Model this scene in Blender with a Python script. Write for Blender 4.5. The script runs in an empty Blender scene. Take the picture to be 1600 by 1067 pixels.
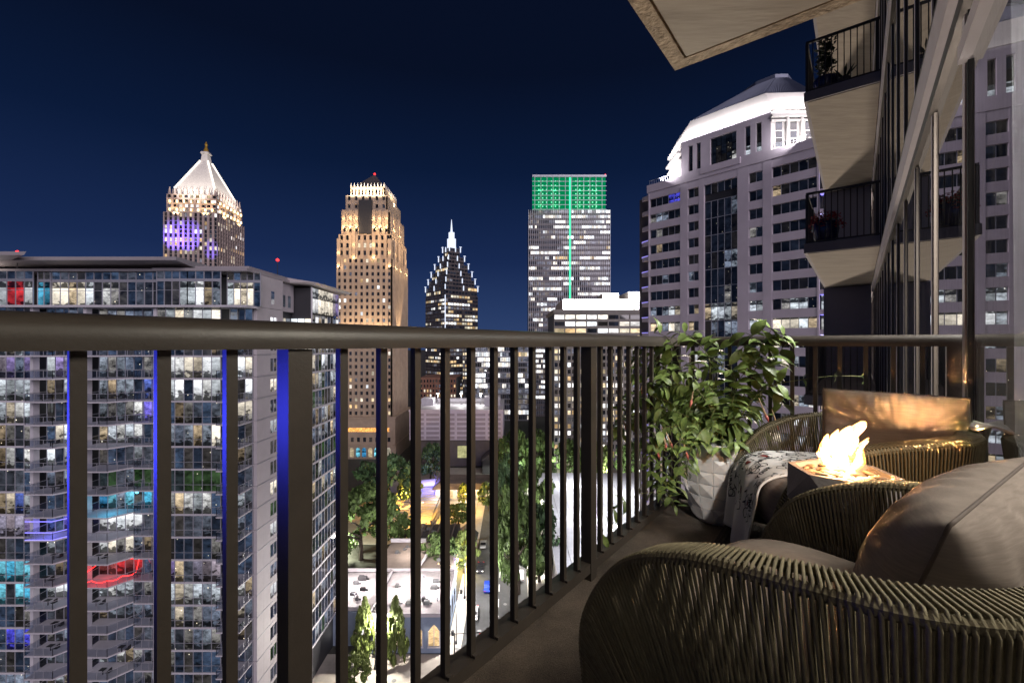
import bpy, math, random
import numpy as np
from mathutils import Vector, Matrix, noise as mnoise

random.seed(7)
PI = math.pi
S = bpy.context.scene
COL = S.collection

# ------------------------------------------------------------------ camera, sky, exposure
F = 690.0          # focal length in photo pixels (1600 wide)
ZC = 1.023         # eye height over the balcony floor
HY = 538.0         # horizon row in the photo
cam_d = bpy.data.cameras.new('camera'); cam = bpy.data.objects.new('camera', cam_d)
COL.objects.link(cam)
cam_d.sensor_width = 36.0; cam_d.lens = 36.0 * F / 1600.0
cam_d.shift_y = (HY - 533.5) / 1600.0
cam_d.clip_start = 0.02; cam_d.clip_end = 6000
cam.location = (0, 0, ZC); cam.rotation_euler = (PI / 2, 0, 0)
S.camera = cam
S.render.engine = 'CYCLES'
S.cycles.use_denoising = True
try:
    S.cycles.denoiser = 'OPENIMAGEDENOISE'
except Exception:
    pass
S.cycles.max_bounces = 8; S.cycles.diffuse_bounces = 3; S.cycles.glossy_bounces = 4
S.cycles.transmission_bounces = 4; S.cycles.transparent_max_bounces = 24
S.cycles.sample_clamp_indirect = 0.7; S.cycles.sample_clamp_direct = 0
S.cycles.caustics_reflective = False; S.cycles.caustics_refractive = False
S.cycles.use_adaptive_sampling = True; S.cycles.adaptive_threshold = 0.015
vs = S.view_settings
S.display_settings.display_device = 'sRGB'
vs.view_transform = 'Standard'; vs.look = 'None'; vs.exposure = 0.0; vs.gamma = 1.0
vs.use_curve_mapping = False

W = bpy.data.worlds.new('World'); S.world = W; W.use_nodes = True
nt = W.node_tree; nt.nodes.clear()
wo = nt.nodes.new('ShaderNodeOutputWorld'); bg = nt.nodes.new('ShaderNodeBackground')
tc = nt.nodes.new('ShaderNodeTexCoord'); sx = nt.nodes.new('ShaderNodeSeparateXYZ')
rp = nt.nodes.new('ShaderNodeValToRGB')
nt.links.new(tc.outputs['Generated'], sx.inputs[0]); nt.links.new(sx.outputs['Z'], rp.inputs[0])
nt.links.new(rp.outputs[0], bg.inputs[0]); nt.links.new(bg.outputs[0], wo.inputs[0])
cr = rp.color_ramp
cr.elements[0].position = 0.0; cr.elements[0].color = (0.026, 0.050, 0.135, 1)
cr.elements[1].position = 1.0; cr.elements[1].color = (0.0022, 0.0038, 0.012, 1)
for p, c in ((0.07, (0.018, 0.038, 0.112)), (0.18, (0.0082, 0.0200, 0.072)), (0.36, (0.0030, 0.0092, 0.035)), (0.52, (0.0020, 0.0046, 0.016))):
    e = cr.elements.new(p); e.color = (*c, 1)
bg.inputs[1].default_value = 1.14

def light(name, kind, loc, power, color=(1, 1, 1), aim=None, size=0.3, spot=None, blend=0.6, size_y=None, parent=None):
    d = bpy.data.lights.new(name, kind); d.energy = power; d.color = color
    if kind == 'AREA':
        d.size = size
        if size_y: d.shape = 'RECTANGLE'; d.size_y = size_y
    elif kind != 'SUN':
        d.shadow_soft_size = size
    if kind == 'SPOT':
        d.spot_size = math.radians(spot); d.spot_blend = blend
    o = bpy.data.objects.new(name, d); COL.objects.link(o); o.location = loc
    if aim is not None:
        o.rotation_euler = (Vector(aim) - Vector(loc)).to_track_quat('-Z', 'Y').to_euler()
    return o

# soft glow of the rest of the city (behind the camera, low over the roofs)
sun = light('sun', 'SUN', (0, -50, 60), 2.0, (0.98, 0.87, 0.95), aim=(-27, 0, 38))
sun.data.angle = math.radians(45)
# spot added below, standing in for city light on the balcony undersides
light('underside_fill_spot', 'SPOT', (38, 92, -40), 2.0e5, (1.0, 0.85, 0.70), aim=(5, 6, 3), size=3.0, spot=34, blend=0.5)
# the apartment's own room light behind the window wall (a little behind the camera); last two lamps added to brighten the pot
light('room_fill_light', 'AREA', (1.98, 0.46, 2.15), 66, (1.0, 0.88, 0.72), aim=(1.0, 1.25, 0.4), size=0.7)
light('room_fill_light', 'AREA', (1.0, -1.1, 2.3), 10, (1.0, 0.84, 0.66), aim=(-0.1, 1.0, 0.7), size=0.8)
light('room_fill_light', 'AREA', (2.86, 1.74, 2.3), 190, (1.0, 0.94, 0.86), aim=(1.2, 2.5, 0.4), size=0.7)  # extra lamp put in to brighten the planter and its plant
light('planter_fill_spot', 'SPOT', (1.02, -1.1, 2.45), 460, (1.0, 0.94, 0.88), aim=(1.10, 2.45, 0.36), size=0.06, spot=11.5, blend=0.7)  # unseen spot added to light the planter's near side
# unseen blue spot out to the left, added to tint the near bars
light('unseen_blue_spot', 'SPOT', (-14.3, 3.7, -1.2), 4200, (0.05, 0.06, 1.0), aim=(-0.78, 0.60, 1.0), size=0.2, spot=4.6, blend=0.9)

# ------------------------------------------------------------------ helpers
def wmat(o):
    m = Matrix.Translation(o.location) @ o.rotation_euler.to_matrix().to_4x4()
    return (wmat(o.parent) @ m) if o.parent else m

class MB:
    """collects faces in world coordinates; build() links them as ONE mesh object (child coordinates worked out)"""
    def __init__(s): s.v = []; s.f = []; s.m = []
    def poly(s, pts, m=0):
        n = len(s.v); s.v += [tuple(p) for p in pts]; s.f.append(tuple(range(n, n + len(pts)))); s.m.append(m)
    def hexa(s, p, m=0):
        n = len(s.v); s.v += [tuple(q) for q in p]
        for f in ((0, 3, 2, 1), (4, 5, 6, 7), (0, 1, 5, 4), (1, 2, 6, 5), (2, 3, 7, 6), (3, 0, 4, 7)):
            s.f.append(tuple(n + i for i in f)); s.m.append(m)
    def box(s, x0, x1, y0, y1, z0, z1, m=0):
        s.hexa([(x0, y0, z0), (x1, y0, z0), (x1, y1, z0), (x0, y1, z0), (x0, y0, z1), (x1, y0, z1), (x1, y1, z1), (x0, y1, z1)], m)
    def fbox(s, fr, u0, u1, v0, v1, z0, z1, m=0):
        s.hexa([fr(u0, v0, z0), fr(u1, v0, z0), fr(u1, v1, z0), fr(u0, v1, z0), fr(u0, v0, z1), fr(u1, v0, z1), fr(u1, v1, z1), fr(u0, v1, z1)], m)
    def frustum(s, fr, a, z0, b, z1, m=0):
        s.hexa([fr(a[0], a[2], z0), fr(a[1], a[2], z0), fr(a[1], a[3], z0), fr(a[0], a[3], z0),
                fr(b[0], b[2], z1), fr(b[1], b[2], z1), fr(b[1], b[3], z1), fr(b[0], b[3], z1)], m)
    def prism(s, pts, z0, z1, m=0, top=None):
        n = len(s.v); k = len(pts); tp = top or pts
        s.v += [(p[0], p[1], z0) for p in pts] + [(p[0], p[1], z1) for p in tp]
        s.f.append(tuple(n + i for i in reversed(range(k)))); s.f.append(tuple(n + k + i for i in range(k))); s.m += [m, m]
        for i in range(k):
            j = (i + 1) % k
            s.f.append((n + i, n + j, n + k + j, n + k + i)); s.m.append(m)
    def tube(s, path, r, n=8, m=0, closed=False, cap=True):
        P = [Vector(p) for p in path]; k = len(P)
        R = r if isinstance(r, (list, tuple)) else [r] * k
        b = len(s.v); up = None
        for i in range(k):
            t = (P[(i + 1) % k] - P[i - 1]) if (closed or 0 < i < k - 1) else (P[1] - P[0] if i == 0 else P[-1] - P[-2])
            if t.length < 1e-9: t = Vector((0, 0, 1))
            t.normalize()
            if up is None:
                up = Vector((0, 0, 1)) if abs(t.z) < 0.9 else Vector((1, 0, 0))
            x = up - t * up.dot(t)
            if x.length < 1e-6: x = t.orthogonal()
            x.normalize(); y = t.cross(x); up = x
            for j in range(n):
                a = 2 * PI * j / n
                s.v.append(tuple(P[i] + (x * math.cos(a) + y * math.sin(a)) * R[i]))
        for i in range(k if closed else k - 1):
            i2 = (i + 1) % k
            for j in range(n):
                j2 = (j + 1) % n
                s.f.append((b + i * n + j, b + i2 * n + j, b + i2 * n + j2, b + i * n + j2)); s.m.append(m)
        if cap and not closed:
            s.f.append(tuple(b + j for j in range(n))); s.m.append(m)
            s.f.append(tuple(b + (k - 1) * n + j for j in reversed(range(n)))); s.m.append(m)
    def lathe(s, prof, c, n=24, m=0):
        b = len(s.v)
        for r, z in prof:
            for j in range(n):
                a = 2 * PI * j / n
                s.v.append((c[0] + r * math.cos(a), c[1] + r * math.sin(a), c[2] + z))
        for i in range(len(prof) - 1):
            for j in range(n):
                j2 = (j + 1) % n
                s.f.append((b + i * n + j, b + i * n + j2, b + (i + 1) * n + j2, b + (i + 1) * n + j)); s.m.append(m)
        s.f.append(tuple(b + j for j in reversed(range(n)))); s.m.append(m)
        s.f.append(tuple(b + (len(prof) - 1) * n + j for j in range(n))); s.m.append(m)
    def grid(s, fn, nu, nv, m=0):
        b = len(s.v)
        for j in range(nv + 1):
            for i in range(nu + 1): s.v.append(tuple(fn(i / nu, j / nv)))
        for j in range(nv):
            for i in range(nu):
                a = b + j * (nu + 1) + i
                s.f.append((a, a + 1, a + nu + 2, a + nu + 1)); s.m.append(m)
    def build(s, name, mats, parent=None, smooth=False, kind=None, label=None, local=False):
        if not s.v: return None
        me = bpy.data.meshes.new(name); me.from_pydata(s.v, [], s.f)
        mats = mats if isinstance(mats, (list, tuple)) else [mats]
        for q in mats: me.materials.append(q)
        if len(mats) > 1: me.polygons.foreach_set('material_index', s.m)
        if smooth: me.polygons.foreach_set('use_smooth', [True] * len(s.f))
        me.update()
        if smooth == 'auto':
            try: me.set_sharp_from_angle(angle=math.radians(35))
            except Exception: pass
        o = bpy.data.objects.new(name, me); COL.objects.link(o)
        if parent:
            o.parent = parent
            if not local: me.transform(wmat(parent).inverted())
        if kind: o['kind'] = kind
        if label: o['label'] = label
        return o

def tag(o, label=None, cat=None, group=None, kind=None):
    if label: o['label'] = label
    if cat: o['category'] = cat
    if group: o['group'] = group
    if kind: o['kind'] = kind
    return o
def thing(name, loc, label, cat, group=None, rz=0.0):
    o = bpy.data.objects.new(name, None); COL.objects.link(o); o.location = loc; o.rotation_euler = (0, 0, rz)
    o.empty_display_size = 0.2
    return tag(o, label, cat, group)
def inst(name, me, parent, loc, rz=0.0, sc=(1, 1, 1), rot=None):
    """a part that shares mesh data; loc / rotation in WORLD coordinates, parent unrotated"""
    o = bpy.data.objects.new(name, me); COL.objects.link(o); o.parent = parent
    p = wmat(parent).translation if parent else Vector((0, 0, 0))
    o.location = Vector(loc) - p; o.rotation_euler = rot if rot is not None else (0, 0, rz); o.scale = sc
    return o
def copy_tree(o, parent=None):
    c = o.copy(); COL.objects.link(c); c.parent = parent
    for ch in list(o.children): copy_tree(ch, c)
    return c
def frame(ox, oy, ang):
    ca, sa = math.cos(ang), math.sin(ang)
    return lambda u, v, z: (ox + u * ca - v * sa, oy + u * sa + v * ca, z)
def at(px, py, z):
    """photo pixel -> point of the horizontal plane at height z (only used to read off where things stand)"""
    d = (ZC - z) * F / (py - HY)
    return Vector(((px - 800) / F * d, d, z))
def at_d(px, py, d):
    return Vector(((px - 800) / F * d, d, ZC + (HY - py) / F * d))

# ------------------------------------------------------------------ materials
def N(t, ty, **kw):
    n = t.nodes.new(ty)
    for k, v in kw.items(): setattr(n, k, v)
    return n
def mat(name, col, rough=0.6, metal=0.0, var=0.0, scale=3.0, bump=0.0, bscale=40.0, spec=None, rnd=0.0, coat=0.0, tint2=None, stretch=None, rotz=0.0):
    """principled surface with noise variation of colour, optional second tint and fine relief"""
    m = bpy.data.materials.new(name); m.use_nodes = True; t = m.node_tree; b = t.nodes['Principled BSDF']
    b.inputs['Roughness'].default_value = rough; b.inputs['Metallic'].default_value = metal
    if spec is not None: b.inputs['Specular IOR Level'].default_value = spec
    if coat: b.inputs['Coat Weight'].default_value = coat
    b.inputs['Base Color'].default_value = (*col, 1)
    co = N(t, 'ShaderNodeTexCoord'); src = co.outputs['Object']
    if stretch:
        mp = N(t, 'ShaderNodeMapping'); mp.inputs['Scale'].default_value = stretch; mp.inputs['Rotation'].default_value = (0, 0, rotz)
        t.links.new(src, mp.inputs[0]); src = mp.outputs[0]
    cur = None
    if var or tint2:
        nz = N(t, 'ShaderNodeTexNoise'); nz.inputs['Scale'].default_value = scale; nz.inputs['Detail'].default_value = 6
        nz.inputs['Roughness'].default_value = 0.65
        t.links.new(src, nz.inputs['Vector'])
        r = N(t, 'ShaderNodeValToRGB'); t.links.new(nz.outputs[0], r.inputs[0])
        c2 = tint2 or tuple(c * (1 + var) for c in col)
        c1 = tuple(c * (1 - var) for c in col)
        r.color_ramp.elements[0].position = 0.3; r.color_ramp.elements[1].position = 0.7
        r.color_ramp.elements[0].color = (*c1, 1); r.color_ramp.elements[1].color = (*[min(1, c) for c in c2], 1)
        cur = r.outputs[0]
    if rnd:
        oi = N(t, 'ShaderNodeObjectInfo'); ge = N(t, 'ShaderNodeNewGeometry')
        ad = N(t, 'ShaderNodeMath', operation='ADD'); fr = N(t, 'ShaderNodeMath', operation='FRACT')
        t.links.new(oi.outputs['Random'], ad.inputs[0]); t.links.new(ge.outputs['Random Per Island'], ad.inputs[1])
        t.links.new(ad.outputs[0], fr.inputs[0])
        mr = N(t, 'ShaderNodeMapRange'); mr.inputs[3].default_value = 1 - rnd; mr.inputs[4].default_value = 1 + rnd
        t.links.new(fr.outputs[0], mr.inputs[0])
        hs = N(t, 'ShaderNodeHueSaturation'); t.links.new(mr.outputs[0], hs.inputs['Value'])
        if cur is not None: t.links.new(cur, hs.inputs['Color'])
        else: hs.inputs['Color'].default_value = (*col, 1)
        cur = hs.outputs[0]
    if cur is not None: t.links.new(cur, b.inputs['Base Color'])
    if bump:
        n2 = N(t, 'ShaderNodeTexNoise'); n2.inputs['Scale'].default_value = bscale; n2.inputs['Detail'].default_value = 5
        t.links.new(src, n2.inputs['Vector'])
        bp = N(t, 'ShaderNodeBump'); bp.inputs['Strength'].default_value = bump; bp.inputs['Distance'].default_value = 0.02
        t.links.new(n2.outputs[0], bp.inputs['Height']); t.links.new(bp.outputs[0], b.inputs['Normal'])
    return m

def emis(name, col, strength, sample=False):
    m = bpy.data.materials.new(name); m.use_nodes = True; t = m.node_tree; t.nodes.clear()
    o = N(t, 'ShaderNodeOutputMaterial'); e = N(t, 'ShaderNodeEmission')
    e.inputs[0].default_value = (*col, 1); e.inputs[1].default_value = strength
    t.links.new(e.outputs[0], o.inputs[0])
    if not sample: m.cycles.emission_sampling = 'NONE'
    return m

def fresnel(t, ior):
    """the same mirror strength from either side of a single-sheet pane"""
    f = N(t, 'ShaderNodeFresnel'); g = N(t, 'ShaderNodeNewGeometry'); mr = N(t, 'ShaderNodeMapRange')
    mr.inputs[3].default_value = ior; mr.inputs[4].default_value = 1 / ior
    t.links.new(g.outputs['Backfacing'], mr.inputs[0]); t.links.new(mr.outputs[0], f.inputs[0]); return f
def glow_pane(name, cols, strength, contrast=0.6, scale=(0.9, 0.9, 1.3), gloss=0.06, floor_z=None, dots=0.0, dotc=(1, .9, .7), fl=None):
    """pane with painted glow, like a lit room behind it: light and dark patches of a room (lamps, furniture) and a thin reflection;
    cols = list of glow colours picked per pane"""
    m = bpy.data.materials.new(name); m.use_nodes = True; t = m.node_tree; t.nodes.clear()
    o = N(t, 'ShaderNodeOutputMaterial'); e = N(t, 'ShaderNodeEmission')
    oi = N(t, 'ShaderNodeObjectInfo'); ge = N(t, 'ShaderNodeNewGeometry')
    ad = N(t, 'ShaderNodeMath', operation='ADD'); fr = N(t, 'ShaderNodeMath', operation='FRACT')
    t.links.new(oi.outputs['Random'], ad.inputs[0]); t.links.new(ge.outputs['Random Per Island'], ad.inputs[1]); t.links.new(ad.outputs[0], fr.inputs[0])
    r = N(t, 'ShaderNodeValToRGB'); r.color_ramp.interpolation = 'CONSTANT'
    while len(r.color_ramp.elements) < len(cols): r.color_ramp.elements.new(0.5)
    for i, c in enumerate(cols):
        r.color_ramp.elements[i].position = i / len(cols); r.color_ramp.elements[i].color = (*c, 1)
    t.links.new(fr.outputs[0], r.inputs[0])
    mp = N(t, 'ShaderNodeMapping'); mp.inputs['Scale'].default_value = scale
    t.links.new(ge.outputs['Position'], mp.inputs[0])
    v = N(t, 'ShaderNodeTexNoise'); v.inputs['Scale'].default_value = 1.0; v.inputs['Detail'].default_value = 5; v.inputs['Roughness'].default_value = 0.78
    t.links.new(mp.outputs[0], v.inputs['Vector'])
    mr = N(t, 'ShaderNodeMapRange'); mr.inputs[1].default_value = 0.36; mr.inputs[2].default_value = 0.62
    mr.inputs[3].default_value = 1 - contrast; mr.inputs[4].default_value = 1 + contrast
    t.links.new(v.outputs[0], mr.inputs[0])
    src = mr.outputs[0]
    if fl:
        # height inside the storey: painted darker low like furniture, brighter up top like ceiling-lamp glow
        sp = N(t, 'ShaderNodeSeparateXYZ'); t.links.new(ge.outputs['Position'], sp.inputs[0])
        zz = N(t, 'ShaderNodeMath', operation='MULTIPLY_ADD'); zz.inputs[1].default_value = 1 / fl[1]; zz.inputs[2].default_value = -fl[0] / fl[1] + 40; t.links.new(sp.outputs[2], zz.inputs[0])
        hf = N(t, 'ShaderNodeMath', operation='FRACT'); t.links.new(zz.outputs[0], hf.inputs[0])
        m3 = N(t, 'ShaderNodeMapping'); m3.inputs['Scale'].default_value = (1.1, 1.1, 1.6); t.links.new(ge.outputs['Position'], m3.inputs[0])
        n3 = N(t, 'ShaderNodeTexNoise'); n3.inputs['Scale'].default_value = 1.0; n3.inputs['Detail'].default_value = 2; t.links.new(m3.outputs[0], n3.inputs['Vector'])
        th = N(t, 'ShaderNodeMath', operation='MULTIPLY_ADD'); th.inputs[1].default_value = 1.5; th.inputs[2].default_value = -0.52; t.links.new(n3.outputs[0], th.inputs[0])
        df_ = N(t, 'ShaderNodeMath', operation='SUBTRACT'); t.links.new(hf.outputs[0], df_.inputs[0]); t.links.new(th.outputs[0], df_.inputs[1])
        r3 = N(t, 'ShaderNodeMapRange'); r3.inputs[1].default_value = -0.02; r3.inputs[2].default_value = 0.05; r3.inputs[3].default_value = 0.16; r3.inputs[4].default_value = 1.0; t.links.new(df_.outputs[0], r3.inputs[0])
        r4 = N(t, 'ShaderNodeMapRange'); r4.inputs[1].default_value = 0.1; r4.inputs[2].default_value = 0.85; r4.inputs[3].default_value = 0.55; r4.inputs[4].default_value = 1.3; t.links.new(hf.outputs[0], r4.inputs[0])
        k1 = N(t, 'ShaderNodeMath', operation='MULTIPLY'); t.links.new(r3.outputs[0], k1.inputs[0]); t.links.new(r4.outputs[0], k1.inputs[1])
        k2 = N(t, 'ShaderNodeMath', operation='MULTIPLY'); t.links.new(k1.outputs[0], k2.inputs[0]); t.links.new(src, k2.inputs[1]); src = k2.outputs[0]
    w = N(t, 'ShaderNodeMath', operation='MULTIPLY'); w.inputs[1].default_value = strength; t.links.new(src, w.inputs[0])
    f7 = N(t, 'ShaderNodeMath', operation='MULTIPLY'); f7.inputs[1].default_value = 7.31; t.links.new(fr.outputs[0], f7.inputs[0])
    f8 = N(t, 'ShaderNodeMath', operation='FRACT'); t.links.new(f7.outputs[0], f8.inputs[0])
    m8 = N(t, 'ShaderNodeMapRange'); m8.inputs[3].default_value = 0.4; m8.inputs[4].default_value = 1.35; t.links.new(f8.outputs[0], m8.inputs[0])
    w8 = N(t, 'ShaderNodeMath', operation='MULTIPLY'); t.links.new(w.outputs[0], w8.inputs[0]); t.links.new(m8.outputs[0], w8.inputs[1])
    t.links.new(r.outputs[0], e.inputs[0]); t.links.new(w8.outputs[0], e.inputs[1])
    cur = e.outputs[0]
    if dots:  # painted glints; on dark panes they imitate reflected city lights
        vo = N(t, 'ShaderNodeTexVoronoi'); vo.inputs['Scale'].default_value = 1.1
        t.links.new(ge.outputs['Position'], vo.inputs['Vector'])
        lt = N(t, 'ShaderNodeMath', operation='LESS_THAN'); lt.inputs[1].default_value = 0.085; t.links.new(vo.outputs['Distance'], lt.inputs[0])
        wn = N(t, 'ShaderNodeSeparateColor'); t.links.new(vo.outputs['Color'], wn.inputs[0])
        l2 = N(t, 'ShaderNodeMath', operation='GREATER_THAN'); l2.inputs[1].default_value = 0.55; t.links.new(wn.outputs[0], l2.inputs[0])
        mu = N(t, 'ShaderNodeMath', operation='MULTIPLY'); t.links.new(lt.outputs[0], mu.inputs[0]); t.links.new(l2.outputs[0], mu.inputs[1])
        m2 = N(t, 'ShaderNodeMath', operation='MULTIPLY'); m2.inputs[1].default_value = dots; t.links.new(mu.outputs[0], m2.inputs[0])
        e2 = N(t, 'ShaderNodeEmission'); e2.inputs[0].default_value = (*dotc, 1); t.links.new(m2.outputs[0], e2.inputs[1])
        a2 = N(t, 'ShaderNodeAddShader'); t.links.new(cur, a2.inputs[0]); t.links.new(e2.outputs[0], a2.inputs[1]); cur = a2.outputs[0]
    if gloss:
        g = N(t, 'ShaderNodeBsdfGlossy'); g.inputs['Roughness'].default_value = 0.03
        fz = fresnel(t, 1.5 + gloss * 4)
        mx = N(t, 'ShaderNodeMixShader'); t.links.new(fz.outputs[0], mx.inputs[0]); t.links.new(cur, mx.inputs[1]); t.links.new(g.outputs[0], mx.inputs[2])
        cur = mx.outputs[0]
    t.links.new(cur, o.inputs[0]); m.cycles.emission_sampling = 'NONE'
    return m

M = {}
M['rail'] = mat('bronze_metal', (0.056, 0.046, 0.039), 0.42, 0.0, var=0.18, scale=9, bump=0.04, bscale=160, spec=0.55)
M['concrete'] = mat('raw_concrete', (0.38, 0.325, 0.265), 0.9, var=0.17, scale=2.2, bump=0.22, bscale=9, stretch=(0.5, 3.2, 1), rotz=math.radians(38))
M['concrete_edge'] = mat('rough_concrete_edge', (0.38, 0.29, 0.20), 0.95, var=0.4, scale=14, bump=0.9, bscale=30)
M['concrete_floor'] = mat('worn_concrete_floor', (0.17, 0.128, 0.098), 0.85, var=0.35, scale=5, bump=0.6, bscale=210)
M['alum'] = mat('anodised_aluminium', (0.52, 0.48, 0.51), 0.6, 0.0, var=0.06, scale=6)
fm = mat('worn_concrete_floor', (0.20, 0.155, 0.122), 0.88, var=0.4, scale=170, bump=0.9, bscale=330)
t = fm.node_tree; pb = t.nodes['Principled BSDF']; ln = pb.inputs['Base Color'].links[0]; srcs = ln.from_socket
co_ = N(t, 'ShaderNodeTexCoord'); n_ = N(t, 'ShaderNodeTexNoise'); n_.inputs['Scale'].default_value = 3.2; n_.inputs['Detail'].default_value = 7; n_.inputs['Roughness'].default_value = 0.7
t.links.new(co_.outputs['Object'], n_.inputs['Vector']); mr = N(t, 'ShaderNodeMapRange'); mr.inputs[1].default_value = 0.35; mr.inputs[2].default_value = 0.65; mr.inputs[3].default_value = 0.55; mr.inputs[4].default_value = 1.25
t.links.new(n_.outputs[0], mr.inputs[0]); hv = N(t, 'ShaderNodeHueSaturation'); t.links.new(mr.outputs[0], hv.inputs['Value']); t.links.new(srcs, hv.inputs['Color']); t.links.new(hv.outputs[0], pb.inputs['Base Color'])
M['concrete_floor'] = fm
M['alum_dark'] = mat('dark_aluminium', (0.09, 0.075, 0.065), 0.45, 0.3, var=0.1, scale=6)
M['gasket'] = mat('black_gasket', (0.012, 0.012, 0.014), 0.5)
M['slab_paint'] = mat('grey_slab_paint', (0.34, 0.31, 0.33), 0.8, var=0.12, scale=3, bump=0.2, bscale=30)
M['wall_grey'] = mat('grey_render', (0.42, 0.39, 0.44), 0.85, var=0.06, scale=1.2)
M['room'] = mat('room_paint', (0.22, 0.205, 0.19), 0.9, var=0.05)
M['rope'] = mat('taupe_rope', (0.185, 0.160, 0.104), 0.85, var=0.2, scale=60, bump=0.2, bscale=420, rnd=0.16, spec=0.2)
M['frame_dark'] = mat('dark_chair_frame', (0.03, 0.027, 0.024), 0.5)
M['fabric'] = mat('taupe_canvas', (0.225, 0.190, 0.170), 0.97, var=0.16, scale=7, bump=0.12, bscale=900, spec=0.0, stretch=(2.5, 2.5, 34))
M['piping'] = mat('seam_piping', (0.085, 0.063, 0.054), 0.9, var=0.1, scale=50)
M['pot'] = mat('glazed_white_pot', (0.84, 0.82, 0.81), 0.28, var=0.05, scale=5, coat=0.3)
M['soil'] = mat('potting_soil', (0.02, 0.015, 0.01), 1.0, var=0.5, scale=40, bump=1.0, bscale=80)
M['leaf'] = mat('mandevilla_leaf', (0.13, 0.205, 0.05), 0.42, var=0.25, scale=25, rnd=0.4, tint2=(0.24, 0.32, 0.10))
M['leaf_pale'] = mat('pale_leaf_back', (0.22, 0.27, 0.11), 0.5, var=0.2, scale=20, rnd=0.25)
M['leaf_yellow'] = mat('yellowing_leaf', (0.42, 0.36, 0.05), 0.5, var=0.2, scale=20)
M['stem'] = mat('green_stem', (0.16, 0.17, 0.06), 0.6, var=0.2, scale=20)
M['stem_brown'] = mat('woody_stem', (0.12, 0.075, 0.04), 0.8, var=0.3, scale=30)
M['petal'] = mat('pink_petal', (0.55, 0.06, 0.10), 0.5, var=0.3, scale=30, tint2=(0.75, 0.30, 0.20))
M['petal_pale'] = mat('cream_petal', (0.65, 0.45, 0.28), 0.5, var=0.2, scale=30)
M['cloth_white'] = mat('white_fleece', (0.82, 0.78, 0.76), 0.95, var=0.05, scale=6, bump=0.3, bscale=300)
M['ink'] = mat('black_print', (0.035, 0.035, 0.04), 0.9)
M['ink_red'] = mat('red_print', (0.26, 0.025, 0.02), 0.9, var=0.15, scale=30)
M['bowl'] = mat('cast_concrete_bowl', (0.235, 0.215, 0.215), 0.75, var=0.1, scale=18, bump=0.15, bscale=120)
M['pebble'] = mat('river_pebble', (0.30, 0.22, 0.15), 0.55, var=0.3, scale=40, rnd=0.4)
M['table'] = mat('taupe_side_table', (0.14, 0.115, 0.095), 0.7, var=0.1, scale=12)
M['rug'] = mat('dark_mat', (0.07, 0.058, 0.05), 0.95, var=0.3, scale=60, bump=0.8, bscale=200)
M['blue_glaze'] = mat('cobalt_glaze', (0.012, 0.016, 0.10), 0.15, coat=0.5)
M['red_leaf'] = mat('red_foliage', (0.42, 0.02, 0.03), 0.6, rnd=0.4)
M['dark_leaf'] = mat('dark_foliage', (0.02, 0.035, 0.015), 0.6, rnd=0.3)

# flames: a glowing gas volume, white-hot where it is deep and orange where it thins out
def flame_volume(name, col, lo, hi):
    m = bpy.data.materials.new(name); m.use_nodes = True; t = m.node_tree; t.nodes.clear()
    o_ = N(t, 'ShaderNodeOutputMaterial'); e_ = N(t, 'ShaderNodeEmission'); c_ = N(t, 'ShaderNodeTexCoord')
    mp_ = N(t, 'ShaderNodeMapping'); mp_.inputs['Scale'].default_value = (1, 1, 0.5)
    nz_ = N(t, 'ShaderNodeTexNoise'); nz_.inputs['Scale'].default_value = 38; nz_.inputs['Detail'].default_value = 2
    t.links.new(c_.outputs['Object'], mp_.inputs[0]); t.links.new(mp_.outputs[0], nz_.inputs['Vector'])
    mr_ = N(t, 'ShaderNodeMapRange'); mr_.inputs[1].default_value = 0.36; mr_.inputs[2].default_value = 0.64; mr_.inputs[3].default_value = lo; mr_.inputs[4].default_value = hi
    t.links.new(nz_.outputs[0], mr_.inputs[0]); t.links.new(mr_.outputs[0], e_.inputs[1]); e_.inputs[0].default_value = (*col, 1)
    t.links.new(e_.outputs[0], o_.inputs['Volume']); m.cycles.emission_sampling = 'NONE'; return m
M['flame'] = flame_volume('gas_flame', (1.0, 0.33, 0.07), 1.8, 5.6)
M['flame_core'] = flame_volume('gas_flame_core', (1.0, 0.66, 0.32), 1, 12)

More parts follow.
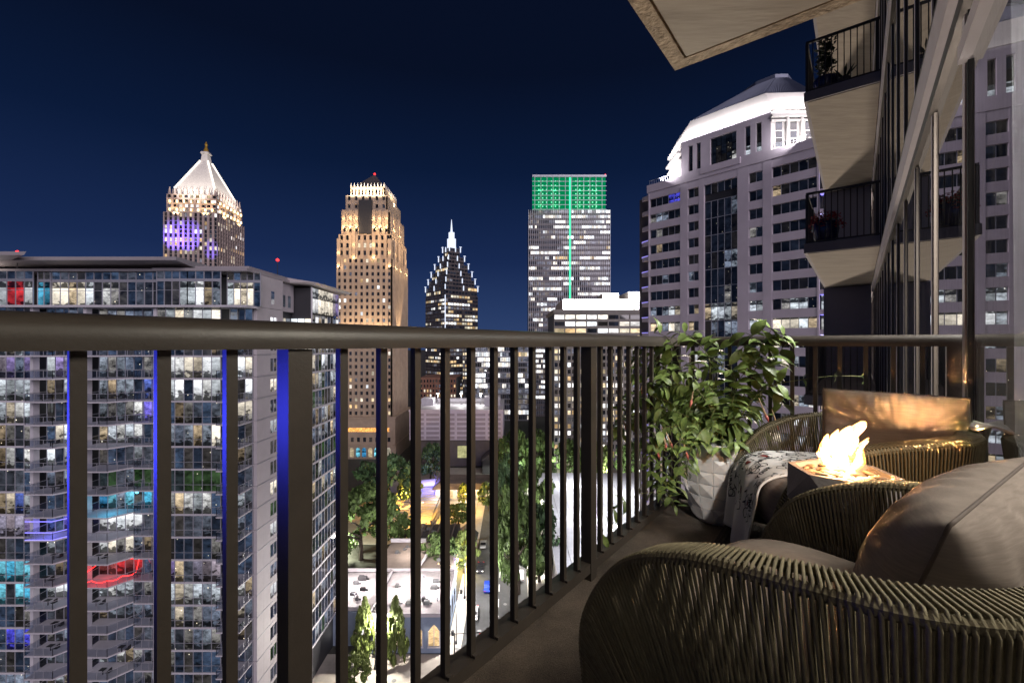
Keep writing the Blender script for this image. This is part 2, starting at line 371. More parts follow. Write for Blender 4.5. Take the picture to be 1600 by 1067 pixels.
def glass(name, tint, k=1.0, rough=0.0, dust_haze=0.16):
    """window pane: mirror by Fresnel over clear glass, with dust, thickened by default into a painted pale haze"""
    m = bpy.data.materials.new(name); m.use_nodes = True; t = m.node_tree; t.nodes.clear()
    o = N(t, 'ShaderNodeOutputMaterial'); g = N(t, 'ShaderNodeBsdfGlossy'); g.inputs['Roughness'].default_value = rough
    tr = N(t, 'ShaderNodeBsdfTransparent'); tr.inputs[0].default_value = (*tint, 1)
    fz = fresnel(t, 1.52)
    mu = N(t, 'ShaderNodeMath', operation='MULTIPLY', use_clamp=True); mu.inputs[1].default_value = k; t.links.new(fz.outputs[0], mu.inputs[0])
    mx = N(t, 'ShaderNodeMixShader'); t.links.new(mu.outputs[0], mx.inputs[0]); t.links.new(tr.outputs[0], mx.inputs[1]); t.links.new(g.outputs[0], mx.inputs[2])
    df = N(t, 'ShaderNodeBsdfDiffuse'); df.inputs[0].default_value = (0.5, 0.5, 0.52, 1)
    co = N(t, 'ShaderNodeTexCoord'); mp = N(t, 'ShaderNodeMapping'); mp.inputs['Scale'].default_value = (5, 5, 0.6)
    nz = N(t, 'ShaderNodeTexNoise'); nz.inputs['Scale'].default_value = 6; nz.inputs['Detail'].default_value = 8
    t.links.new(co.outputs['Object'], mp.inputs[0]); t.links.new(mp.outputs[0], nz.inputs['Vector'])
    mr = N(t, 'ShaderNodeMapRange'); mr.inputs[1].default_value = 0.45; mr.inputs[2].default_value = 0.8; mr.inputs[3].default_value = 0.0; mr.inputs[4].default_value = dust_haze
    t.links.new(nz.outputs[0], mr.inputs[0])
    m2 = N(t, 'ShaderNodeMixShader'); t.links.new(mr.outputs[0], m2.inputs[0]); t.links.new(mx.outputs[0], m2.inputs[1]); t.links.new(df.outputs[0], m2.inputs[2])
    t.links.new(m2.outputs[0], o.inputs[0])
    return m
M['glass'] = glass('window_glass', (0.80, 0.84, 0.86), 1.9)  # default dust amount is a painted pale veil in place of interior brightness
M['guard_glass'] = glass('guard_glass', (0.80, 0.84, 0.90), 1.3, dust_haze=0.05)
# sheer curtain
m = bpy.data.materials.new('sheer_curtain'); m.use_nodes = True; t = m.node_tree; b = t.nodes['Principled BSDF']
b.inputs['Base Color'].default_value = (0.72, 0.72, 0.74, 1); b.inputs['Roughness'].default_value = 1.0; b.inputs['Alpha'].default_value = 0.9
M['curtain'] = m
# ------------------------------------------------------------------ the balcony and the building it belongs to
CX, CY = 1.065, 2.87                      # corner of the railing
BANG = math.atan2(0.7873, 0.6165)
bal = frame(CX, CY, BANG)                # u along the front railing (away from camera), v outward; window wall at v = -WD
WD = 1.317
def bv(u, v, z): return Vector(bal(u, v, z))

mb = MB(); mb.fbox(bal, -7, 0.10, -WD + 0.02, 0.11, -0.20, 0.0)
fl = mb.build('balcony_floor', M['concrete_floor'], kind='structure')
SU, SV = -0.02, 0.0
# ceiling slab: rough edge, drip groove, board-marked panels
mb = MB(); mb.fbox(bal, -7, SU, -WD + 0.02, SV, 2.806, 3.0)
ce = mb.build('balcony_ceiling', M['concrete_edge'], kind='structure')
mb = MB(); e = 0.085
mb.fbox(bal, -7, SU, SV - e, SV, 2.79, 2.8055); mb.fbox(bal, SU - e, SU, -WD + 0.02, SV - e - 0.001, 2.79, 2.8055)
mb.build('drip_edge', M['concrete_edge'], ce)
for i in range(4):
    mb = MB(); u1 = SU - e - 0.018 - i * 1.22
    mb.fbox(bal, u1 - 1.216, u1, -WD + 0.02, SV - e - 0.018, 2.787 + 0.002 * (i % 2), 2.8055)
    mb.build('board_panel', M['concrete'], ce)

# window wall of the apartment building
fac = thing('apartment_building', bv(0, -WD, -0.2), 'own apartment building with tall glass window wall beside the balcony', 'building')
mull = [-0.10 + 1.09 * k for k in range(-5, 18)]
def vbar(u, w, z0, z1, name, ma, d0=-0.03, d1=0.012, parent=fac):
    q = MB(); q.fbox(bal, u - w / 2, u + w / 2, -WD + d0, -WD + d1, z0, z1); return q.build(name, ma, parent)
levels = [-9.15, -6.1, -3.05, 0.0, 3.05, 6.1, 9.15]
for k, u in enumerate(mull):
    big = (k == 5)
    for z in levels:
        if abs(u) < 3.6 or z >= -3.1:
            vbar(u, 0.05 if not big else 0.055, z + 0.01, z + 2.49, 'mullion', M['alum'])
            vbar(u - (0.044 if big else 0.038), 0.03 if big else 0.02, z + 0.01, z + 2.49, 'gasket', M['gasket'] if big else M['alum_dark'], -0.02, 0.006)
for z in levels:
    q = MB(); q.fbox(bal, -6, 19, -WD - 0.05, -WD + 0.05, z + 2.64, z + 2.86); q.build('slab_cover', M['alum'], fac)
    q = MB(); q.fbox(bal, -6, 19, -WD - 0.04, -WD + 0.028, z + 2.50, z + 2.575); q.build('head_frame', M['alum_dark'], fac)
    q = MB(); q.fbox(bal, -6, 19, -WD - 0.04, -WD + 0.016, z + 2.579, z + 2.636); q.build('head_track', M['alum'], fac)
    q = MB(); q.fbox(bal, -6, 19, -WD - 0.04, -WD + 0.02, z - 0.05, z + 0.006); q.build('sill_frame', M['alum_dark'], fac)
    q = MB(); q.fbox(bal, -6, 19, -WD - 4.0, -WD - 0.06, z + 2.80, z + 3.0); q.build('floor_slab', M['room'], fac)
    q = MB(); q.fbox(bal, -6, 19, -WD - 4.1, -WD - 4.0, z, z + 2.80); q.build('room_wall', M['room'], fac)
    for k in range(len(mull) - 1):
        q = MB(); q.poly([bal(mull[k] + 0.026, -WD - 0.004, z + 0.01), bal(mull[k + 1] - 0.07, -WD - 0.004, z + 0.01), bal(mull[k + 1] - 0.07, -WD - 0.004, z + 2.49), bal(mull[k] + 0.026, -WD - 0.004, z + 2.49)])
        q.build('glass_pane', M['glass'], fac)
# door head rail of the two sliding panes beside the camera
q = MB(); q.fbox(bal, -2.30, -0.13, -WD - 0.03, -WD + 0.036, 2.27, 2.345); q.build('door_rail', M['alum'], fac)
# partition walls of the rooms
for u in (-6.0, 3.2, 9.0, 15.0):
    q = MB(); q.fbox(bal, u, u + 0.12, -WD - 4.0, -WD - 0.1, -9, 12); q.build('partition', M['room'], fac)
# sheer curtains inside
def curtain(u0, u1, name='curtain', z1=2.48, z0=0.03, seed=0, depth=0.14):
    rr = random.Random(seed); n = max(8, int((u1 - u0) / 0.022)); q = MB(); ph = rr.random() * 6
    def fn(s, t):
        u = u0 + (u1 - u0) * s; w = 0.03 * math.sin(s * n * 0.62 + ph) * (0.5 + 0.5 * t) + 0.012 * math.sin(s * n * 0.23 + 1)
        return bal(u, -WD - depth + w, z0 + (z1 - z0) * t)
    q.grid(fn, n, 4); return q.build(name, M['curtain'], fac, smooth=True)
curtain(-0.98, -0.12, seed=1); curtain(-0.92, -0.50, seed=5, depth=0.22)
for z in (3.05, 6.1): curtain(7.5, 15, seed=int(z), z0=z + 0.03, z1=z + 2.48, depth=0.3)

# railing
rl = thing('balcony_railing', bv(0, 0, 0), 'dark bronze metal railing with square bars around our balcony', 'railing')
prof = [(-0.035, 1.0135), (0.035, 1.0135), (0.0365, 1.030), (0.034, 1.048), (0.026, 1.061), (0.012, 1.068), (-0.004, 1.070), (-0.018, 1.067), (-0.029, 1.059), (-0.0355, 1.046), (-0.0365, 1.030)]
def rail_ext(p0, p1, along):
    q = MB(); k = len(prof); n = 0
    A = [bal(p0, w, z) if along == 'u' else bal(w, p0, z) for w, z in prof]
    B_ = [bal(p1, w, z) if along == 'u' else bal(w, p1, z) for w, z in prof]
    q.v += A + B_
    for i in range(k):
        j = (i + 1) % k; q.f.append((i, j, k + j, k + i)); q.m.append(0)
    q.f.append(tuple(reversed(range(k)))); q.f.append(tuple(range(k, 2 * k))); q.m += [0, 0]
    return q.build('handrail', M['rail'], rl, smooth='auto')
rail_ext(-7.0, 0.0365, 'u'); rail_ext(-1.335, -0.0366, 'v')
q = MB(); q.fbox(bal, -7, 0.02, -0.022, 0.022, 0.035, 0.075); q.build('bottom_rail', M['rail'], rl)
q = MB(); q.fbox(bal, -0.02, 0.02, -1.33, -0.024, 0.035, 0.0745); q.build('bottom_rail', M['rail'], rl)
q = MB(); q.fbox(bal, -7, 0.1, 0.03, 0.10, 0.0, 0.022); q.build('kerb', M['rail'], rl)
def bar_mesh(h, w0, z0, z1):
    q = MB(); q.box(-w0 / 2, w0 / 2, -w0 / 2, w0 / 2, z0, z1); o = q.build(h, M['rail']); me = o.data; bpy.data.objects.remove(o); return me
bme = bar_mesh('baluster', 0.0195, 0.076, 1.013); pme = bar_mesh('post', 0.05, 0.0, 1.0125)
cme = None
q = MB(); q.box(-0.008, 0.008, -0.014, 0.0, 0.0752, 0.084); o = q.build('clip', M['alum_dark']); cme = o.data; bpy.data.objects.remove(o)
ds = [0.9275 + 0.0845 * k for k in range(1, 12)] + [1.941 + 0.0843 * k for k in range(1, 11)] + [0.832, 0.751, 0.669, 0.588, 0.507, 0.426, 0.345, 0.26, 0.17]
for d in ds:
    u = (d - CY) / 0.7873
    inst('baluster', bme, rl, bv(u, 0, 0), BANG); inst('clip', cme, rl, bv(u, -0.0105, 0), BANG)
for d in (0.9275, 1.941): inst('post', pme, rl, bv((d - CY) / 0.7873, 0, 0), BANG)
inst('post', pme, rl, bv(0, 0, 0), BANG); inst('post', pme, rl, bv(0, -1.285, 0), BANG)
for k in range(1, 12): inst('baluster', bme, rl, bv(0, -0.107 * k, 0), BANG)

# balconies of the next apartment along the same wall
nb_me = bar_mesh('baluster', 0.018, 0.05, 0.985); np_me = bar_mesh('post', 0.05, 0.0, 0.985)
def neighbour(z, label, wall=True, bars=True):
    t = thing('neighbour_balcony', bv(7.75, 0, z), label, 'balcony', 'balconies further along the building')
    q = MB(); q.fbox(bal, 7.75, 14.7, -WD + 0.06, -0.072, z - 0.19, z); q.build('slab', M['slab_paint'], t)
    q = MB(); q.fbox(bal, 7.80, 14.65, -WD + 0.06, -0.132, z - 0.2005, z - 0.1905); q.build('soffit', M['concrete'], t)
    q = MB(); q.fbox(bal, 7.78, 7.82, -WD + 0.06, -0.102, z + 0.985, z + 1.03); q.build('handrail', M['rail'], t)
    q = MB(); q.fbox(bal, 7.82, 14.6, -0.142, -0.102, z + 0.985, z + 1.03); q.build('handrail', M['rail'], t)
    q = MB(); q.fbox(bal, 7.785, 7.815, -WD + 0.06, -0.107, z + 0.02, z + 0.05); q.build('bottom_rail', M['rail'], t)
    q = MB(); q.fbox(bal, 7.815, 14.6, -0.137, -0.107, z + 0.02, z + 0.05); q.build('bottom_rail', M['rail'], t)
    for k in range(1, 12): inst('baluster', nb_me, t, bv(7.80, -0.122 - 0.1 * k, z), BANG)
    for k in range(1, 62):
        inst('baluster', nb_me, t, bv(7.80 + 0.11 * k, -0.122, z), BANG)
    inst('post', np_me, t, bv(7.80, -0.122, z), BANG); inst('post', np_me, t, bv(7.80, -WD + 0.1, z), BANG)
    if wall:
        q = MB(); q.fbox(bal, 14.55, 14.7, -WD + 0.06, -0.06, z + 0.002, z + 2.84); q.build('end_wall', M['wall_grey'], t)
    return t
neighbour(0.0, 'neighbouring balcony at our own level, seen through the railing above the back pillow')
neighbour(3.05, 'neighbouring balcony one floor up with the blue pot of red foliage')
neighbour(6.1, 'neighbouring balcony two floors up with potted agave behind its bars')
neighbour(9.15, 'topmost neighbouring balcony, only its underside showing beside the ceiling corner')
# pots on the neighbour's balconies
def leaf_tuft(q, c, n, r, ln, rr, droop=0.3, wd=0.05, m=0):
    for i in range(n):
        a = rr.random() * 2 * PI; el = rr.uniform(0.1, 1.3); L = ln * rr.uniform(0.6, 1.1)
        d = Vector((math.cos(a) * math.cos(el), math.sin(a) * math.cos(el), math.sin(el))); s = Vector((-math.sin(a), math.cos(a), 0)) * wd
        b0 = Vector(c) + d * r; p1 = b0 + d * L * 0.5; p2 = b0 + d * L - Vector((0, 0, droop * L))
        q.poly([b0, p1 + s, p2, p1 - s], m)
rr = random.Random(3)
c = bv(8.02, -0.42, 3.052)
t = thing('planter', c, 'cobalt blue glazed pot overflowing with red foliage on the neighbouring balcony', 'plant pot')
q = MB(); q.lathe([(0.14, 0), (0.19, 0.08), (0.235, 0.28), (0.225, 0.42), (0.20, 0.47), (0.185, 0.46), (0.18, 0.40)], c, 28); q.build('pot', M['blue_glaze'], t, smooth=True)
q = MB()
for i in range(260):
    a = rr.random() * 2 * PI; R = rr.uniform(0.1, 0.33); zz = 0.56 - 1.9 * max(0, R - 0.2) + rr.uniform(-0.08, 0.06)
    leaf_tuft(q, c + Vector((R * math.cos(a), R * math.sin(a), zz)), 2, 0.0, 0.07, rr, 0.5, 0.018)
q.build('foliage', M['red_leaf'], t, kind='stuff')
c = bv(8.05, -0.42, 6.102)
t = thing('planter', c, 'dark blue pot with tall leafy plant on the upper neighbouring balcony', 'plant pot')
q = MB(); q.lathe([(0.13, 0), (0.2, 0.1), (0.22, 0.26), (0.2, 0.3), (0.18, 0.29)], c, 24); q.build('pot', M['blue_glaze'], t, smooth=True)
q = MB(); q.tube([c + Vector((0, 0, 0.25)), c + Vector((0.02, 0.01, 0.6)), c + Vector((0, 0, 1.0))], 0.012, 6); q.build('stem', M['stem_brown'], t)
q = MB()
for i in range(150): leaf_tuft(q, c + Vector((rr.gauss(0, .07), rr.gauss(0, .07), rr.uniform(0.35, 1.05))), 2, 0.0, 0.14, rr, 0.3, 0.03)
q.build('foliage', M['dark_leaf'], t, kind='stuff')
c = bv(7.98, -0.72, 6.102)
t = thing('planter', c, 'small agave with spread pointed leaves behind the upper balcony bars', 'plant pot')
q = MB(); q.lathe([(0.07, 0), (0.1, 0.1), (0.11, 0.16), (0.095, 0.155)], c, 20); q.build('pot', M['table'], t, smooth=True)
q = MB()
for i in range(11):
    a = i * 2.4; L = 0.30; d = Vector((math.cos(a), math.sin(a), 1.0 if i % 2 else 0.7)).normalized(); s = Vector((-math.sin(a), math.cos(a), 0)) * 0.025
    b0 = c + Vector((0, 0, 0.15)); q.poly([b0 - s * 0.6, b0 + s * 0.6, b0 + d * L * .6 + s, b0 + d * L, b0 + d * L * .6 - s])
q.build('leaf', M['dark_leaf'], t)
# ------------------------------------------------------------------ city: ground, then every building
ZG = -56.0
M['asphalt'] = mat('asphalt', (0.05, 0.05, 0.052), 0.85, var=0.3, scale=0.6, bump=0.3, bscale=12)
M['ground'] = mat('dark_ground', (0.06, 0.058, 0.05), 0.95, var=0.4, scale=0.05)
M['pave'] = mat('pale_pavement', (0.42, 0.38, 0.34), 0.85, var=0.2, scale=0.35, bump=0.2, bscale=4)
M['paint'] = mat('road_paint', (0.75, 0.75, 0.72), 0.7, var=0.15, scale=2)
M['paint_yellow'] = mat('yellow_road_paint', (0.6, 0.42, 0.05), 0.7, var=0.15, scale=2)
M['white_panel'] = mat('white_cladding', (0.52, 0.48, 0.50), 0.6, var=0.07, scale=0.5)
M['slab_white'] = mat('white_slab_edge', (0.56, 0.54, 0.58), 0.55, var=0.1, scale=0.7)
M['mull_grey'] = mat('grey_mullion', (0.42, 0.42, 0.47), 0.45, 0.3, var=0.08, scale=0.6)
M['eave'] = mat('metal_eave', (0.45, 0.41, 0.42), 0.45, 0.3, var=0.08, scale=0.3)
M['dark_core'] = mat('dark_core', (0.03, 0.03, 0.035), 0.6)
M['pink_stone'] = mat('pink_granite', (0.42, 0.33, 0.30), 0.75, var=0.15, scale=0.3)
M['tan_stone'] = mat('tan_limestone', (0.42, 0.32, 0.235), 0.8, var=0.15, scale=0.25)
M['copper'] = mat('pale_metal_roof', (0.62, 0.58, 0.55), 0.6, var=0.1, scale=0.4)
M['gold'] = mat('gilded_finial', (0.7, 0.42, 0.08), 0.35, 0.8)
M['dark_roof'] = mat('dark_slate_roof', (0.07, 0.065, 0.07), 0.7, var=0.2, scale=0.4)
M['dark_stone'] = mat('dark_granite', (0.12, 0.10, 0.10), 0.55, var=0.2, scale=0.3)
M['grey_fin'] = mat('silver_fin', (0.42, 0.42, 0.48), 0.4, 0.4)
M['office_conc'] = mat('office_precast', (0.22, 0.205, 0.20), 0.85, var=0.12, scale=0.4)
M['lavender'] = mat('pale_precast', (0.60, 0.53, 0.60), 0.75, var=0.08, scale=0.25)
M['ribbed'] = mat('ribbed_metal_roof', (0.20, 0.22, 0.30), 0.5, 0.2, var=0.1, scale=0.3)
M['brick'] = mat('red_brick', (0.26, 0.13, 0.09), 0.85, var=0.3, scale=0.5)
M['roof_white'] = mat('white_membrane_roof', (0.58, 0.53, 0.53), 0.85, var=0.3, scale=0.25)
M['roof_brown'] = mat('brown_roof', (0.26, 0.21, 0.18), 0.9, var=0.3, scale=0.2)
M['blue_wall'] = mat('blue_grey_wall', (0.22, 0.27, 0.36), 0.8, var=0.12, scale=0.5)
M['unit'] = mat('roof_unit_metal', (0.15, 0.15, 0.155), 0.6, var=0.3, scale=1.5)
# rooms and panes
M['w_dark'] = glow_pane('dark_pane_glints', [(0.12, 0.19, 0.34), (0.08, 0.12, 0.22), (0.16, 0.18, 0.24), (0.12, 0.11, 0.11)], 0.31, 0.9, (0.5, 0.5, 0.9), 0.12, dots=1.1)  # dark glass given its own glow and glints, painted city reflections
M['w_hotel'] = glow_pane('hotel_pane', [(0.06, 0.08, 0.14), (0.04, 0.05, 0.08), (0.09, 0.08, 0.08)], 0.09, 0.9, (0.5, 0.5, 0.9), 0.05, dots=0.35)  # fainter version of the painted glow and glints on dark glass
M['w_mid'] = glow_pane('dim_room', [(0.50, 0.48, 0.46), (0.40, 0.46, 0.56), (0.66, 0.5, 0.32), (0.30, 0.36, 0.50), (0.36, 0.42, 0.55)], 0.36, 0.95, (0.8, 0.8, 1.1), 0.08, dots=1.6, dotc=(1, .85, .6), fl=(-0.47, 3.07))
M['w_room'] = glow_pane('lit_room', [(1, 0.86, 0.66), (0.95, 0.95, 0.94), (0.95, 0.74, 0.48), (0.82, 0.90, 1.0), (0.85, 0.93, 1.0)], 0.52, 0.75, (0.7, 0.7, 1.3), 0.05, dots=2.0, fl=(-0.47, 3.07))
M['w_bright'] = glow_pane('bright_room', [(0.95, 0.97, 1.0), (1, 0.90, 0.74), (0.88, 0.94, 1.0)], 1.0, 0.45, (0.6, 0.6, 1.0), 0.03, fl=(-0.47, 3.07))
M['w_blue'] = glow_pane('blue_room', [(0.10, 0.10, 0.9), (0.25, 0.2, 0.95), (0.1, 0.15, 0.5)], 0.7, 0.8, (0.8, 0.8, 1.3), 0.05, dots=2.0, dotc=(0.7, 0.7, 1), fl=(-0.47, 3.07))
M['w_cyan'] = glow_pane('cyan_room', [(0.1, 0.55, 0.85), (0.2, 0.7, 0.9), (0.05, 0.3, 0.6)], 0.75, 0.7, (0.8, 0.8, 1.3), 0.05, fl=(-0.47, 3.07))
M['w_purple'] = glow_pane('violet_room', [(0.50, 0.38, 0.85), (0.6, 0.55, 0.75), (0.5, 0.42, 0.5)], 0.45, 0.7, (0.8, 0.8, 1.3), 0.05, dots=1.5, fl=(-0.47, 3.07))
M['w_red'] = glow_pane('red_room', [(0.9, 0.05, 0.06), (0.5, 0.1, 0.1)], 0.7, 0.8, (0.8, 0.8, 1.3), 0.05, fl=(-0.47, 3.07))
M['w_green'] = glow_pane('green_painted_reflection', [(0.06, 0.15, 0.05), (0.1, 0.2, 0.08), (0.05, 0.07, 0.08)], 0.3, 0.95, (0.6, 0.6, 0.8), 0.08, dots=0.8)  # green reflection painted as glow on a dark pane
M['w_far_dark'] = glow_pane('far_dark_pane', [(0.05, 0.055, 0.08), (0.03, 0.03, 0.04), (0.07, 0.06, 0.06)], 0.4, 0.5, (0.2, 0.2, 0.3), 0.10)
M['w_far_warm'] = glow_pane('far_warm_pane', [(1, 0.8, 0.5), (1, 0.9, 0.7), (0.9, 0.6, 0.3)], 0.9, 0.5, (0.3, 0.3, 0.6), 0.0)
M['w_far_white'] = glow_pane('far_white_pane', [(1, 0.97, 0.95), (0.9, 0.95, 1), (1, 0.92, 0.8)], 1.5, 0.45, (0.25, 0.25, 0.6), 0.0)
M['w_far_mid'] = glow_pane('far_dim_pane', [(0.5, 0.5, 0.6), (0.4, 0.42, 0.55), (0.5, 0.42, 0.35)], 0.35, 0.9, (0.5, 0.5, 0.8), 0.05, dots=1.2)
M['led_white'] = emis('white_led', (0.95, 0.97, 1.0), 2.6)
M['floodlit_cool'] = emis('floodlit_cool_glow', (0.75, 0.82, 1.0), 1.3)  # glow put into the floodlit fins, lantern and spire
M['led_blue'] = emis('blue_led', (0.25, 0.22, 1.0), 2.2)
M['led_red'] = emis('red_led', (1.0, 0.03, 0.03), 4.0)
M['led_green'] = emis('green_led', (0.08, 1.0, 0.45), 1.6)
M['lamp_white'] = emis('lamp_glow', (1.0, 0.95, 0.85), 6.0)
M['lamp_warm'] = emis('warm_lamp_glow', (1.0, 0.72, 0.35), 5.0)
FAR = [M['w_far_dark'], M['w_far_mid'], M['w_far_warm'], M['w_far_white']]

def faceframe(p0, p1):
    dx, dy = p1[0] - p0[0], p1[1] - p0[1]; L = math.hypot(dx, dy); dx /= L; dy /= L
    return (lambda u, v, z: (p0[0] + dx * u + dy * v, p0[1] + dy * u - dx * v, z)), L
def facade(mw, mg, ff, L, z0, z1, fh, ncol, pier, sp, rec, choose, mwi=0, top=0.0, pier_out=0.0, sp_mi=None, sp_in=0.06):
    """piers and spandrels standing proud of recessed panes; mw walls, mg panes"""
    nf = max(1, int(round((z1 - z0 - top) / fh))); fh = (z1 - z0 - top) / nf; cw = L / ncol
    pw = pier * cw
    for i in range(ncol + 1):
        a = max(0, i * cw - pw / 2); b = min(L, i * cw + pw / 2)
        if pw > 0: mw.fbox(ff, a, b, -rec, pier_out, z0, z1, mwi)
    for j in range(nf):
        h = sp * fh
        mw.fbox(ff, 0.01, L - 0.01, -rec, -sp_in, z0 + j * fh, z0 + j * fh + h, mwi if sp_mi is None else sp_mi)
        for i in range(ncol):
            a = i * cw + pw / 2; b = (i + 1) * cw - pw / 2; za = z0 + j * fh + h; zb = z0 + (j + 1) * fh
            mg.poly([ff(a, -rec + 0.03, za), ff(b, -rec + 0.03, za), ff(b, -rec + 0.03, zb), ff(a, -rec + 0.03, zb)], choose(i, j, ncol, nf))
    if top: mw.fbox(ff, 0.0, L, -rec, -0.04, z1 - top, z1, mwi)
def runs(seed, p=(0.5, 0.2, 0.2, 0.1), stick=0.6):
    rr = random.Random(seed); st = {'j': -1, 'm': 0}
    def ch(i, j, n, nf):
        if j != st['j'] or rr.random() > stick:
            st['j'] = j; x = rr.random(); a = 0
            for k, q in enumerate(p):
                a += q
                if x < a: st['m'] = k; break
        return st['m']
    return ch
def inset(p0, p1, p2, p3, r):   # core rectangle points moved inward
    c = ((p0[0] + p2[0]) / 2, (p0[1] + p2[1]) / 2)
    out = []
    for p in (p0, p1, p2, p3):
        v = Vector((p[0] - c[0], p[1] - c[1])); out.append((c[0] + v.x * (1 - r / v.length * 1.414), c[1] + v.y * (1 - r / v.length * 1.414)))
    return out
def rect(cx, cy, a, b, ang):
    f = frame(cx, cy, ang); return [f(-a, -b, 0)[:2], f(a, -b, 0)[:2], f(a, b, 0)[:2], f(-a, b, 0)[:2]]

# ground
g = MB(); g.poly([(-2500, -600, ZG), (2500, -600, ZG), (2500, 4500, ZG), (-2500, 4500, ZG)]); g.build('ground', M['ground'], kind='structure')

# ---- glass apartment tower on the left -----------------------------------------------------------------
DF = 60.0
def X(px, d=DF): return (px - 800) / F * d
cd = thing('glass_apartment_tower', (-55, 66, ZG), 'broad glass apartment tower with white slab edges and stacked balconies, left of the railing posts', 'building')
rr = random.Random(11)
panes = []                                  # (origin, right axis yaw, w, h, material)
def pane(x, y, z, w, h, m, yaw=0.0): panes.append((x, y, z, w, h, m, yaw))
FK = [-0.47 - 3.07 * k for k in range(-1, 18)]      # slab tops; index 0 is k=-1
core = MB(); core.box(-76, -39.7, 62.4, 84, ZG, 10.5); core.box(-39.7, -37.0, 63, 84, ZG, 10.5); core.box(-37.0, -33.9, 74.2, 84, ZG, 10.5)
core.build('core', M['dark_core'], cd)
def pick(p): 
    x = rr.random(); a = 0
    for k, v in p:
        a += v
        if x < a: return k
    return p[-1][0]
P_APT = [('w_dark', .56), ('w_mid', .33), ('w_room', .07), ('w_bright', .03), ('w_blue', .004), ('w_purple', .006)]
def apt_row(special=None):
    """materials for a bay of one flat: mostly one mood per flat"""
    return special or pick(P_APT)
slabs = MB(); mul = MB(); guards = []; glassb = MB()
def flush(x0, x1, y, z0, h, n, mood, yaw=0.0, upper=None):
    w = (x1 - x0) / n
    for i in range(n):
        mm = mood if rr.random() < 0.72 else pick(P_APT)
        if mood == 'w_bright' and rr.random() < 0.25: mm = 'w_room'
        pane(x0 + w * i + 0.04, y, z0, w - 0.08, h, mm)
        mul.box(x0 + w * i - 0.04, x0 + w * i + 0.04, y - 0.06, y + 0.05, z0, z0 + h)
    mul.box(x1 - 0.04, x1 + 0.04, y - 0.06, y + 0.05, z0, z0 + h)
    mul.box(x0, x1, y - 0.045, y + 0.04, z0 + h * 0.30, z0 + h * 0.30 + 0.05)
def balcony(pts, z, mood=None, neon=None, furn=True):
    """a balcony as one part: slab outline pts (outer edge list), with glass guard panels and rails as sub-parts"""
    q = MB(); q.prism(pts, z - 0.26, z); b = q.build('balcony', M['slab_white'], cd)
    gq = MB(); rq = MB()
    edge = pts[:-1] if len(pts) > 3 else pts
    for a, c in zip(pts[:-1], pts[1:]):
        if a[2:] == ('wall',) or c[2:] == ('wall',): continue
    return b, gq, rq
